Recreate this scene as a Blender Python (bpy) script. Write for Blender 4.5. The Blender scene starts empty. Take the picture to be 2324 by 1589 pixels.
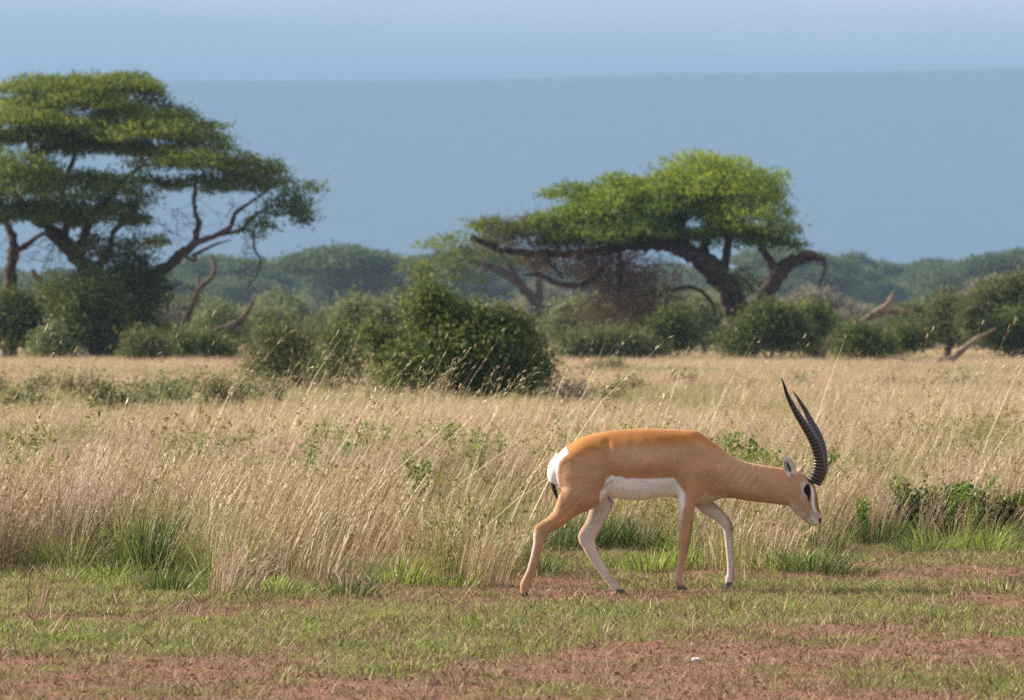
import bpy, bmesh, math, random
import numpy as np
from mathutils import Vector

rng = np.random.default_rng(11)
random.seed(11)
R = math.radians
scn = bpy.context.scene
col = scn.collection

# ------------------------------------------------------------------ camera
F = 11368.0            # focal length in photo pixels (2324 px wide scale)
EYE = 1.5              # eye height above the plain, metres
HOR = 731.0            # horizon row at that scale
cam = bpy.data.objects.new('camera', bpy.data.cameras.new('camera'))
col.objects.link(cam)
scn.camera = cam
cam.data.sensor_fit = 'HORIZONTAL'
cam.data.sensor_width = 36.0
cam.data.lens = 36.0 * F / 2324.0
cam.location = (0, 0, EYE)
cam.rotation_euler = (math.pi / 2 - math.atan((794.5 - HOR) / F), 0, 0)
cam.data.clip_start = 0.5
cam.data.clip_end = 60000
cam.data.dof.use_dof = True
cam.data.dof.focus_distance = 28.2
cam.data.dof.aperture_fstop = 7.1

# ------------------------------------------------------------------ sky and sun
SUN_EL, SUN_AZ = R(30), R(-68)      # azimuth from +Y towards +X
world = bpy.data.worlds.new('World')
scn.world = world
world.use_nodes = True
wn = world.node_tree
wn.nodes.clear()
sky = wn.nodes.new('ShaderNodeTexSky')
sky.sky_type = 'NISHITA'
sky.sun_disc = False
sky.sun_elevation = SUN_EL
sky.sun_rotation = SUN_AZ
sky.altitude = 1100
sky.air_density = 1.0
sky.dust_density = 1.2
sky.ozone_density = 1.5
bg = wn.nodes.new('ShaderNodeBackground')
bg.inputs['Strength'].default_value = 0.052
wo = wn.nodes.new('ShaderNodeOutputWorld')
tcw = wn.nodes.new('ShaderNodeTexCoord')
mpw = wn.nodes.new('ShaderNodeMapping')
mpw.inputs['Scale'].default_value = (3.0, 3.0, 26.0)
nzw = wn.nodes.new('ShaderNodeTexNoise')
nzw.inputs['Scale'].default_value = 1.6
nzw.inputs['Detail'].default_value = 5
crw = wn.nodes.new('ShaderNodeValToRGB')
crw.color_ramp.elements[0].position = 0.30
crw.color_ramp.elements[1].position = 0.66
mxw = wn.nodes.new('ShaderNodeMix')
mxw.data_type = 'RGBA'
mxw.inputs[7].default_value = (12.5, 11.4, 12.0, 1)      # thin lavender grey cloud
wn.links.new(tcw.outputs['Generated'], mpw.inputs[0])
wn.links.new(mpw.outputs[0], nzw.inputs['Vector'])
wn.links.new(nzw.outputs[0], crw.inputs[0])
wn.links.new(crw.outputs[0], mxw.inputs[0])
wn.links.new(sky.outputs[0], mxw.inputs[6])
# grey-blue haze painted into the sky low over the horizon
sxw = wn.nodes.new('ShaderNodeSeparateXYZ')
mrw = wn.nodes.new('ShaderNodeMapRange')
mrw.interpolation_type = 'SMOOTHSTEP'
mrw.inputs['From Min'].default_value = 0.047
mrw.inputs['From Max'].default_value = 0.068
mx2 = wn.nodes.new('ShaderNodeMix')
mx2.data_type = 'RGBA'
mx2.inputs[6].default_value = (2.7, 3.9, 5.6, 1)
wn.links.new(tcw.outputs['Generated'], sxw.inputs[0])
wn.links.new(sxw.outputs['Z'], mrw.inputs['Value'])
wn.links.new(mrw.outputs[0], mx2.inputs[0])
wn.links.new(mxw.outputs[2], mx2.inputs[7])
wn.links.new(mx2.outputs[2], bg.inputs[0])
wn.links.new(bg.outputs[0], wo.inputs[0])

sun = bpy.data.objects.new('sun', bpy.data.lights.new('sun', 'SUN'))
col.objects.link(sun)
sun.data.energy = 5.0
sun.data.angle = R(0.53)
sun.data.color = (1.0, 0.87, 0.70)
sun_dir = Vector((math.sin(SUN_AZ) * math.cos(SUN_EL), math.cos(SUN_AZ) * math.cos(SUN_EL), math.sin(SUN_EL)))
sun.rotation_euler = sun_dir.to_track_quat('Z', 'Y').to_euler()
sun.location = (-30, 60, 40)

vs = scn.view_settings
vs.view_transform = 'Standard'
vs.look = 'None'
vs.exposure = 1.2
vs.gamma = 1.0
vs.use_curve_mapping = False
cy = scn.cycles
cy.use_denoising = False
cy.use_adaptive_sampling = True
cy.adaptive_threshold = 0.004
cy.max_bounces = 6
cy.diffuse_bounces = 3
cy.transmission_bounces = 4
cy.volume_bounces = 0
cy.transparent_max_bounces = 8


# ------------------------------------------------------------------ helpers
def P(px, py, d):
    """photo pixel (2324 scale) at distance d -> world point"""
    return np.array([(px - 1162.0) / F * d, d, EYE - (py - HOR) / F * d])


def gdist(py):
    return EYE * F / (py - HOR)


_T = np.random.default_rng(5).random((256, 256))


def vnoise(x, y, seed=0):
    x = np.asarray(x, float) + seed * 17.3
    y = np.asarray(y, float) + seed * 9.7
    xi = np.floor(x).astype(int)
    yi = np.floor(y).astype(int)
    fx = x - xi
    fy = y - yi
    fx = fx * fx * (3 - 2 * fx)
    fy = fy * fy * (3 - 2 * fy)
    g = lambda a, b: _T[a & 255, b & 255]
    return ((g(xi, yi) * (1 - fx) + g(xi + 1, yi) * fx) * (1 - fy)
            + (g(xi, yi + 1) * (1 - fx) + g(xi + 1, yi + 1) * fx) * fy)


def fbm(x, y, seed=0, octv=4):
    s = 0
    a = 0.5
    t = 0
    for o in range(octv):
        s = s + a * vnoise(np.asarray(x) * 2 ** o, np.asarray(y) * 2 ** o, seed + o * 3)
        t += a
        a *= 0.5
    return s / t


def sstep(a, b, x):
    t = np.clip((x - a) / (b - a), 0, 1)
    return t * t * (3 - 2 * t)


def catmull(pts, n):
    pts = np.asarray(pts, float)
    p = np.vstack([2 * pts[0] - pts[1], pts, 2 * pts[-1] - pts[-2]])
    seg = len(pts) - 1
    out = []
    for t in np.linspace(0, seg, n):
        i = min(int(t), seg - 1)
        f = t - i
        a, b, c, d = p[i], p[i + 1], p[i + 2], p[i + 3]
        out.append(0.5 * (2 * b + (c - a) * f + (2 * a - 5 * b + 4 * c - d) * f * f + (3 * b - a - 3 * c + d) * f ** 3))
    return np.array(out)


def mesh_np(name, verts, faces, smooth=False):
    verts = np.asarray(verts, np.float32)
    faces = np.asarray(faces, np.int32)
    k = faces.shape[1]
    me = bpy.data.meshes.new(name)
    me.vertices.add(len(verts))
    me.vertices.foreach_set('co', verts.ravel())
    me.loops.add(faces.size)
    me.loops.foreach_set('vertex_index', faces.ravel())
    me.polygons.add(len(faces))
    me.polygons.foreach_set('loop_start', np.arange(0, faces.size, k, dtype=np.int32))
    me.polygons.foreach_set('loop_total', np.full(len(faces), k, np.int32))
    if smooth:
        me.polygons.foreach_set('use_smooth', np.ones(len(faces), bool))
    me.update(calc_edges=True)
    return me


def fattr(me, name, vals, dom='POINT'):
    a = me.attributes.new(name, 'FLOAT', dom)
    a.data.foreach_set('value', np.asarray(vals, np.float32).ravel())


def cattr(me, name, rgb):
    a = me.attributes.new(name, 'FLOAT_COLOR', 'POINT')
    rgba = np.ones((len(rgb), 4), np.float32)
    rgba[:, :3] = rgb
    a.data.foreach_set('color', rgba.ravel())


def obj(name, me, mat=None, parent=None, link=True):
    o = bpy.data.objects.new(name, me)
    if mat is not None:
        me.materials.clear()
        me.materials.append(mat)
    if link:
        col.objects.link(o)
    if parent is not None:
        o.parent = parent
    return o


def tag(o, label=None, cat=None, group=None, kind=None):
    if label:
        o['label'] = label
    if cat:
        o['category'] = cat
    if group:
        o['group'] = group
    if kind:
        o['kind'] = kind
    return o


def thing(name, label, cat, loc=(0, 0, 0), rotz=0, group=None):
    o = bpy.data.objects.new(name, None)
    col.objects.link(o)
    o.empty_display_size = 0.3
    o.location = loc
    o.rotation_euler = (0, 0, rotz)
    return tag(o, label, cat, group)


def dup(root, loc, rotz, scale=1.0, label=None, group=None):
    r = root.copy()
    col.objects.link(r)
    r.location = loc
    r.rotation_euler = (0, 0, rotz)
    r.scale = scale if hasattr(scale, '__len__') else (scale,) * 3
    if label:
        r['label'] = label
    if group:
        r['group'] = group
    for ch in list(root.children):
        c = ch.copy()
        col.objects.link(c)
        c.parent = r
    return r


# ------------------------------------------------------------------ materials
def new_mat(name):
    m = bpy.data.materials.new(name)
    m.use_nodes = True
    nt = m.node_tree
    nt.nodes.clear()
    out = nt.nodes.new('ShaderNodeOutputMaterial')
    return m, nt, out


def ramp(nt, stops):
    r = nt.nodes.new('ShaderNodeValToRGB')
    cr = r.color_ramp
    while len(cr.elements) < len(stops):
        cr.elements.new(0.5)
    for e, (p, c) in zip(cr.elements, stops):
        e.position = p
        e.color = (*c, 1)
    return r


def plant_mat(name, stops, trans=0.4, rough=0.55, spec=0.3, attr='v', inst='tint', tint_amt=0.0, tcol=None):
    """leaf / blade: colour from a per-piece attribute, light passes through"""
    m, nt, out = new_mat(name)
    L = nt.links.new
    at = nt.nodes.new('ShaderNodeAttribute')
    at.attribute_name = attr
    r = ramp(nt, stops)
    L(at.outputs['Fac'], r.inputs[0])
    c = r.outputs[0]
    if tint_amt:
        ia = nt.nodes.new('ShaderNodeAttribute')
        ia.attribute_type = 'INSTANCER'
        ia.attribute_name = inst
        mx = nt.nodes.new('ShaderNodeMix')
        mx.data_type = 'RGBA'
        mx.inputs[7].default_value = (*tcol, 1)
        mu = nt.nodes.new('ShaderNodeMath')
        mu.operation = 'MULTIPLY'
        mu.inputs[1].default_value = tint_amt
        L(ia.outputs['Fac'], mu.inputs[0])
        L(mu.outputs[0], mx.inputs[0])
        L(c, mx.inputs[6])
        c = mx.outputs[2]
    p = nt.nodes.new('ShaderNodeBsdfPrincipled')
    p.inputs['Roughness'].default_value = rough
    p.inputs['Specular IOR Level'].default_value = spec
    L(c, p.inputs['Base Color'])
    t = nt.nodes.new('ShaderNodeBsdfTranslucent')
    L(c, t.inputs['Color'])
    ms = nt.nodes.new('ShaderNodeMixShader')
    ms.inputs[0].default_value = trans
    L(p.outputs[0], ms.inputs[1])
    L(t.outputs[0], ms.inputs[2])
    L(ms.outputs[0], out.inputs[0])
    return m


def bark_mat(name, c1, c2, scale=6, rough=0.9):
    m, nt, out = new_mat(name)
    L = nt.links.new
    tc = nt.nodes.new('ShaderNodeTexCoord')
    n = nt.nodes.new('ShaderNodeTexNoise')
    n.inputs['Scale'].default_value = scale
    n.inputs['Detail'].default_value = 6
    L(tc.outputs['Object'], n.inputs['Vector'])
    r = ramp(nt, [(0.35, c1), (0.65, c2)])
    L(n.outputs[0], r.inputs[0])
    p = nt.nodes.new('ShaderNodeBsdfPrincipled')
    p.inputs['Roughness'].default_value = rough
    p.inputs['Specular IOR Level'].default_value = 0.15
    L(r.outputs[0], p.inputs['Base Color'])
    b = nt.nodes.new('ShaderNodeBump')
    b.inputs['Strength'].default_value = 0.6
    b.inputs['Distance'].default_value = 0.03
    L(n.outputs[0], b.inputs['Height'])
    L(b.outputs[0], p.inputs['Normal'])
    L(p.outputs[0], out.inputs[0])
    return m


M = {}
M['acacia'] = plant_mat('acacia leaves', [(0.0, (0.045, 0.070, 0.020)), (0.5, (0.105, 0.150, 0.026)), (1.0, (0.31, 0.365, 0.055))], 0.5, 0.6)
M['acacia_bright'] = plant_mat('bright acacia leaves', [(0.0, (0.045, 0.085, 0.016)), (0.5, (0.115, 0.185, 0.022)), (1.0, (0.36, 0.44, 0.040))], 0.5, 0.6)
M['acacia_far'] = plant_mat('distant acacia leaves', [(0.0, (0.05, 0.08, 0.03)), (0.5, (0.085, 0.125, 0.04)), (1.0, (0.13, 0.17, 0.05))], 0.4, 0.7)
M['shrub'] = plant_mat('shrub leaves', [(0.0, (0.035, 0.058, 0.016)), (0.5, (0.085, 0.120, 0.026)), (1.0, (0.22, 0.26, 0.045))], 0.45, 0.55, 0.3)
M['shrub_olive'] = plant_mat('olive shrub leaves', [(0.0, (0.07, 0.085, 0.03)), (0.5, (0.12, 0.14, 0.045)), (1.0, (0.19, 0.21, 0.06))], 0.35, 0.6)
M['shrub_pale'] = plant_mat('pale shrub leaves', [(0.0, (0.10, 0.13, 0.05)), (0.5, (0.17, 0.21, 0.08)), (1.0, (0.26, 0.30, 0.10))], 0.35, 0.6)
M['scrub'] = plant_mat('dusty scrub leaves', [(0.0, (0.12, 0.12, 0.05)), (0.5, (0.21, 0.205, 0.085)), (1.0, (0.31, 0.28, 0.13))], 0.35, 0.7)
M['shrub_yellow'] = plant_mat('yellow green leaves', [(0.0, (0.12, 0.15, 0.03)), (0.5, (0.21, 0.24, 0.04)), (1.0, (0.33, 0.34, 0.06))], 0.4, 0.6)
M['shrub_grey'] = plant_mat('grey brown twigs', [(0.0, (0.13, 0.115, 0.09)), (0.5, (0.22, 0.20, 0.15)), (1.0, (0.30, 0.28, 0.19))], 0.3, 0.8)
M['dead_vine'] = plant_mat('dry brown vines', [(0.0, (0.075, 0.050, 0.036)), (0.5, (0.15, 0.098, 0.066)), (1.0, (0.24, 0.16, 0.10))], 0.25, 0.85)
M['bark'] = bark_mat('acacia bark', (0.035, 0.026, 0.022), (0.105, 0.078, 0.062))
M['bark_far'] = bark_mat('distant bark', (0.05, 0.042, 0.036), (0.09, 0.075, 0.065), 3)
M['dead_wood'] = bark_mat('dead wood', (0.10, 0.072, 0.055), (0.27, 0.20, 0.15), 4)
M['dark_wood'] = bark_mat('shaded dead wood', (0.05, 0.036, 0.028), (0.13, 0.095, 0.072), 4)  # darker copy of the dead wood, acacia shade put into its colour
M['straw'] = plant_mat('dry grass', [(0.0, (0.17, 0.115, 0.055)), (0.35, (0.34, 0.245, 0.125)), (0.7, (0.54, 0.42, 0.235)), (1.0, (0.76, 0.64, 0.41))], 0.25, 0.45, 0.45, tint_amt=0.8, tcol=(0.22, 0.25, 0.05))
M['pinkstraw'] = plant_mat('pinkish seeding grass', [(0.0, (0.20, 0.125, 0.08)), (0.5, (0.44, 0.31, 0.215)), (1.0, (0.68, 0.54, 0.41))], 0.25, 0.6, 0.3, tint_amt=0.5, tcol=(0.24, 0.24, 0.08))
M['green'] = plant_mat('green grass', [(0.0, (0.075, 0.12, 0.022)), (0.5, (0.18, 0.25, 0.034)), (0.85, (0.30, 0.38, 0.06)), (1.0, (0.46, 0.40, 0.16))], 0.42, 0.45, 0.4, tint_amt=0.9, tcol=(0.40, 0.32, 0.17))
M['darkgreen'] = plant_mat('shade-darkened green grass', [(0.0, (0.035, 0.060, 0.016)), (0.6, (0.085, 0.130, 0.028)), (1.0, (0.19, 0.23, 0.06))], 0.35, 0.45, 0.35)  # green lowered further so its colour carries shade at the grass base
M['weed'] = plant_mat('weed leaves', [(0.0, (0.075, 0.13, 0.022)), (0.5, (0.15, 0.25, 0.035)), (1.0, (0.27, 0.39, 0.06))], 0.42, 0.45, 0.4)
M['herb'] = plant_mat('herb leaves', [(0.0, (0.10, 0.10, 0.026)), (0.45, (0.19, 0.19, 0.04)), (0.8, (0.29, 0.29, 0.06)), (1.0, (0.42, 0.36, 0.12))], 0.4, 0.5, 0.35)
M['weed_dark'] = plant_mat('dark weed leaves', [(0.0, (0.05, 0.085, 0.02)), (0.5, (0.10, 0.15, 0.03)), (1.0, (0.22, 0.29, 0.055))], 0.4, 0.5, 0.35)
M['litter'] = plant_mat('dead stubble', [(0.0, (0.08, 0.047, 0.030)), (0.5, (0.24, 0.15, 0.09)), (1.0, (0.55, 0.42, 0.28))], 0.2, 0.8, 0.15)

# ------------------------------------------------------------------ terrain
GX, GY = 0.923, 27.82            # where the gazelle stands


def gh(x, y):
    """ground height"""
    x = np.asarray(x, float)
    y = np.asarray(y, float)
    m = np.exp(-((y - GY) / 2.0) ** 2 - ((x - GX) / 2.2) ** 2)
    z = 0.019 * np.tanh((x - GX - 0.0) / 0.32) * m
    near = 1 - sstep(60, 160, y)
    z = z + (fbm(x * 0.35, y * 0.22, 1) - 0.5) * 0.09 * near * (1 - 0.93 * m)
    z = z + (fbm(x * 2.4, y * 1.5, 2) - 0.5) * 0.040 * near * (1 - 0.8 * m)
    z = z + (fbm(x * 9, y * 6, 3, 3) - 0.5) * 0.034 * (1 - sstep(36, 42, y)) * (1 - 0.35 * m)
    # low bank of soil carrying the tuft behind the gazelle's forelegs
    z = z + 0.05 * np.exp(-((x - 1.62) / 0.7) ** 2 - ((y - 29.7) / 0.55) ** 2)
    return z


def grassy(x, y):
    """cover of the short turf on the red soil, 0 bare .. 1 green"""
    n = fbm(x * 0.55, y * 0.55, 7, 4)
    n2 = fbm(x * 2.2, y * 1.6, 8, 3)
    row = HOR + EYE * F / np.maximum(y, 5)
    u = 1162 + x / np.maximum(y, 5) * F
    b = 0.16 - 0.70 * sstep(1530, 1600, row + (n - .5) * 90 - np.clip(u - 900, 0, 1400) * 0.0)     # bare strip close to the track
    b = b - 0.22 * np.exp(-((row - 1495) / 22) ** 2) * sstep(700, 1300, u)        # red band
    b = b - 0.18 * np.exp(-((row - 1375) / 16) ** 2) * sstep(1150, 1500, u) * (1 - sstep(2000, 2250, u))
    b = b - 0.55 * np.exp(-((row - 1275) / 26) ** 2) * sstep(1850, 1950, u)
    b = b + 0.28 * np.exp(-((row - 1320) / 45) ** 2) * (1 - sstep(1000, 1200, u))
    b = b + 0.34 * np.exp(-((row - 1500) / 38) ** 2) * (1 - sstep(1100, 1500, u))
    b = b + 0.20 * np.exp(-((row - 1410) / 22) ** 2) * sstep(1000, 1300, u)
    return np.clip((n - 0.5) * 2.6 + (n2 - 0.5) * 2.6 + 0.60 + b, 0, 1)


def build_ground():
    s = np.linspace(-1, 1, 420)
    core = 8.0 * s
    outer = 8.0 * np.geomspace(1.03, 1230, 40)
    xs = np.concatenate([-outer[::-1], core, outer])
    ys = np.concatenate([[-2600, -800, -250, -80, -20, 0, 8, 14, 17, 18.5], np.arange(19, 36.5, 0.045),
                         np.geomspace(36.6, 9600, 168)])
    X, Y = np.meshgrid(xs, ys)
    Z = gh(X, Y)
    n0, n1 = len(ys), len(xs)
    v = np.stack([X.ravel(), Y.ravel(), Z.ravel()], 1)
    i = np.arange(n0 * n1).reshape(n0, n1)
    f = np.stack([i[:-1, :-1].ravel(), i[:-1, 1:].ravel(), i[1:, 1:].ravel(), i[1:, :-1].ravel()], 1)
    me = mesh_np('ground', v, f, True)
    g = grassy(X, Y).ravel()
    fattr(me, 'cover', g)
    m, nt, out = new_mat('savanna soil')
    L = nt.links.new
    geo = nt.nodes.new('ShaderNodeNewGeometry')
    sep = nt.nodes.new('ShaderNodeSeparateXYZ')
    L(geo.outputs['Position'], sep.inputs[0])

    def noise(scale, detail=5, rough=0.6):
        n = nt.nodes.new('ShaderNodeTexNoise')
        n.inputs['Scale'].default_value = scale
        n.inputs['Detail'].default_value = detail
        n.inputs['Roughness'].default_value = rough
        L(geo.outputs['Position'], n.inputs['Vector'])
        return n

    def mix(fac, a, b):
        x = nt.nodes.new('ShaderNodeMix')
        x.data_type = 'RGBA'
        L(fac, x.inputs[0])
        L(a, x.inputs[6])
        L(b, x.inputs[7])
        return x.outputs[2]
    fine = noise(38, 6)
    mid = noise(5, 5)
    big = noise(0.14, 5)
    soil = ramp(nt, [(0.3, (0.13, 0.066, 0.043)), (0.55, (0.26, 0.140, 0.095)), (0.75, (0.38, 0.225, 0.155))])
    L(fine.outputs[0], soil.inputs[0])
    turf = ramp(nt, [(0.35, (0.10, 0.085, 0.035)), (0.6, (0.15, 0.15, 0.05)), (0.75, (0.24, 0.19, 0.10))])
    L(fine.outputs[0], turf.inputs[0])
    cov = nt.nodes.new('ShaderNodeAttribute')
    cov.attribute_name = 'cover'
    near = mix(cov.outputs['Fac'], soil.outputs[0], turf.outputs[0])
    far = ramp(nt, [(0.35, (0.17, 0.15, 0.055)), (0.5, (0.33, 0.24, 0.13)), (0.7, (0.41, 0.30, 0.18))])
    L(big.outputs[0], far.inputs[0])
    mr = nt.nodes.new('ShaderNodeMapRange')
    mr.inputs['From Min'].default_value = 34
    mr.inputs['From Max'].default_value = 60
    L(sep.outputs['Y'], mr.inputs['Value'])
    c = mix(mr.outputs[0], near, far.outputs[0])
    p = nt.nodes.new('ShaderNodeBsdfPrincipled')
    p.inputs['Roughness'].default_value = 0.95
    p.inputs['Specular IOR Level'].default_value = 0.1
    L(c, p.inputs['Base Color'])
    b = nt.nodes.new('ShaderNodeBump')
    b.inputs['Strength'].default_value = 0.9
    b.inputs['Distance'].default_value = 0.02
    ad = nt.nodes.new('ShaderNodeMath')
    ad.operation = 'ADD'
    L(fine.outputs[0], ad.inputs[0])
    L(mid.outputs[0], ad.inputs[1])
    L(ad.outputs[0], b.inputs['Height'])
    L(b.outputs[0], p.inputs['Normal'])
    L(p.outputs[0], out.inputs[0])
    o = obj('ground', me, m)
    tag(o, kind='structure')


RIDGE = 9000.0


def build_mountain():
    xs = np.linspace(-9500, 9500, 320)
    ts = np.linspace(0, 1, 40)
    X, T = np.meshgrid(xs, ts)
    px = 1162 + xs / RIDGE * F
    top_row = np.interp(px, [-4000, 0, 380, 1100, 1500, 2324, 6000], [270, 188, 182, 178, 164, 153, 90])
    top = EYE - (top_row - HOR) / F * RIDGE + (fbm(xs * 0.003, xs * 0, 4, 4) - 0.5) * 14.0
    prof = T ** 1.15
    Z = top[None, :] * prof - 3
    Y = RIDGE - 600 + 600 * T + (fbm(X * 0.004, T * 3, 6) - 0.5) * 60 * (1 - T)
    v = np.stack([X.ravel(), Y.ravel(), Z.ravel()], 1)
    # back side
    n0, n1 = X.shape
    back = np.stack([xs, np.full_like(xs, RIDGE + 500), np.full_like(xs, -3.0)], 1)
    v = np.vstack([v, back])
    i = np.arange((n0 + 1) * n1).reshape(n0 + 1, n1)
    f = np.stack([i[:-1, :-1].ravel(), i[:-1, 1:].ravel(), i[1:, 1:].ravel(), i[1:, :-1].ravel()], 1)
    m = bark_mat('forested slope', (0.045, 0.06, 0.04), (0.08, 0.10, 0.06), 0.03)
    o = obj('mountain', mesh_np('mountain', v, f, True), m)
    tag(o, kind='structure')
    return float(top.max())


def build_haze(top):
    x0, x1, y0, y1, z0, z1 = -10000, 10000, -3200, RIDGE + 900, -4.5, top + 5
    v = [(x, y, z) for x in (x0, x1) for y in (y0, y1) for z in (z0, z1)]
    f = [(0, 1, 3, 2), (4, 6, 7, 5), (0, 4, 5, 1), (2, 3, 7, 6), (0, 2, 6, 4), (1, 5, 7, 3)]
    me = bpy.data.meshes.new('haze')
    me.from_pydata(v, [], f)
    m, nt, out = new_mat('blue haze')
    pv = nt.nodes.new('ShaderNodeVolumePrincipled')
    pv.inputs['Color'].default_value = (0.28, 0.46, 0.71, 1)
    pv.inputs['Density'].default_value = 0.00020
    pv.inputs['Anisotropy'].default_value = 0.0
    nt.links.new(pv.outputs[0], out.inputs['Volume'])
    m.cycles.homogeneous_volume = True
    m.cycles.volume_sampling = 'DISTANCE'
    o = obj('haze', me, m)
    tag(o, 'pale blue haze over the plain', 'haze', kind='stuff')


# ------------------------------------------------------------------ gazelle
ZS = 1195.6                       # close-up pixels per metre at the gazelle


def zx2m(zx):
    return (zx - 1100.0) / ZS


def zy2m(zy):
    return (1475.0 - zy) / ZS


def chain(st, n):
    """st rows: zx, zy, half thickness in the side view (px), lateral centre (m), lateral half width (m)"""
    a = np.asarray(st, float)
    a = np.stack([zx2m(a[:, 0]), a[:, 3], zy2m(a[:, 1]), a[:, 2] / ZS, a[:, 4]], 1)
    return catmull(a, n)


CH = {}
CH['trunk'] = (chain([(288, 672, 92, 0, .060), (340, 672, 150, 0, .098), (430, 636, 175, 0, .122), (560, 612, 195, 0, .132),
                      (700, 626, 228, 0, .142), (850, 628, 240, 0, .150), (1000, 618, 227, 0, .145), (1120, 625, 229, 0, .130),
                      (1220, 640, 237, 0, .118), (1300, 668, 214, 0, .105), (1380, 684, 170, 0, .090), (1460, 712, 140, 0, .079),
                      (1560, 741, 129, 0, .071), (1700, 761, 124, 0, .066), (1800, 776, 122, 0, .062), (1850, 782, 112, 0, .060)], 48), .03)
CH['head'] = (chain([(1845, 775, 112, 0, .058), (1902, 803, 106, 0, .060), (1935, 876, 97, 0, .052), (1970, 943, 71, 0, .038),
                     (2003, 984, 54, 0, .032), (2022, 1007, 31, 0, .022)], 24), .02)
CH['hind_near'] = (chain([(425, 590, 140, -.055, .070), (478, 700, 165, -.072, .074), (465, 800, 138, -.082, .068), (385, 880, 95, -.088, .055),
                          (313, 974, 58, -.088, .040), (220, 1043, 45, -.088, .030), (180, 1088, 40, -.087, .027), (171, 1150, 35, -.087, .024),
                          (146, 1250, 30, -.086, .020), (117, 1340, 28, -.085, .019), (84, 1420, 33, -.085, .023), (80, 1468, 27, -.085, .022)], 40), .035)
CH['hind_far'] = (chain([(500, 640, 140, .055, .070), (545, 745, 130, .075, .070), (585, 850, 95, .086, .058), (580, 935, 70, .088, .044),
                         (548, 1015, 57, .088, .034), (502, 1105, 55, .087, .029), (510, 1172, 45, .086, .025), (546, 1252, 35, .086, .021),
                         (605, 1340, 30, .085, .019), (663, 1415, 30, .085, .020), (692, 1450, 29, .085, .022), (716, 1466, 22, .085, .021)], 40), .035)
CH['fore_near'] = (chain([(1222, 560, 52, -.062, .036), (1262, 650, 90, -.082, .046), (1230, 755, 92, -.090, .047), (1165, 840, 66, -.094, .042),
                          (1153, 920, 53, -.096, .036), (1148, 1020, 44, -.096, .029), (1143, 1118, 37, -.096, .027), (1135, 1190, 28, -.095, .022),
                          (1115, 1290, 25, -.094, .019), (1100, 1370, 25, -.094, .019), (1103, 1402, 29, -.094, .022), (1118, 1430, 25, -.094, .022)], 40), .03)
CH['fore_far'] = (chain([(1225, 700, 80, .085, .045), (1238, 825, 70, .092, .040), (1290, 905, 55, .095, .035), (1367, 962, 44, .096, .030),
                         (1430, 1038, 38, .096, .027), (1438, 1105, 29, .096, .023), (1445, 1190, 26, .095, .019), (1453, 1290, 25, .095, .018),
                         (1453, 1360, 25, .095, .019), (1448, 1392, 31, .095, .022), (1443, 1420, 27, .095, .022)], 36), .03)
CH['hock_near'] = (chain([(205, 1020, 20, -.088, .017), (170, 1046, 22, -.088, .016), (165, 1085, 18, -.088, .016)], 8), .015)
CH['hock_far'] = (chain([(490, 1065, 22, .088, .017), (458, 1108, 22, .088, .016), (470, 1150, 18, .087, .016)], 8), .015)
CH['sheath'] = (chain([(600, 800, 30, 0, .022), (640, 850, 22, 0, .018), (657, 872, 12, 0, .011)], 8), .02)
CH['brisket'] = (chain([(1170, 800, 80, 0, .07), (1250, 830, 58, 0, .06), (1330, 810, 42, 0, .045)], 10), .03)
for sd in (-1, 1):
    CH['brow%d' % sd] = (chain([(1950, 770, 34, sd * .042, .018), (1962, 805, 32, sd * .044, .014), (1975, 850, 26, sd * .036, .012)], 8), .012)
    CH['jaw%d' % sd] = (chain([(1865, 850, 55, sd * .028, .024), (1895, 900, 48, sd * .028, .022), (1940, 950, 34, sd * .022, .018)], 8), .02)


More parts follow.
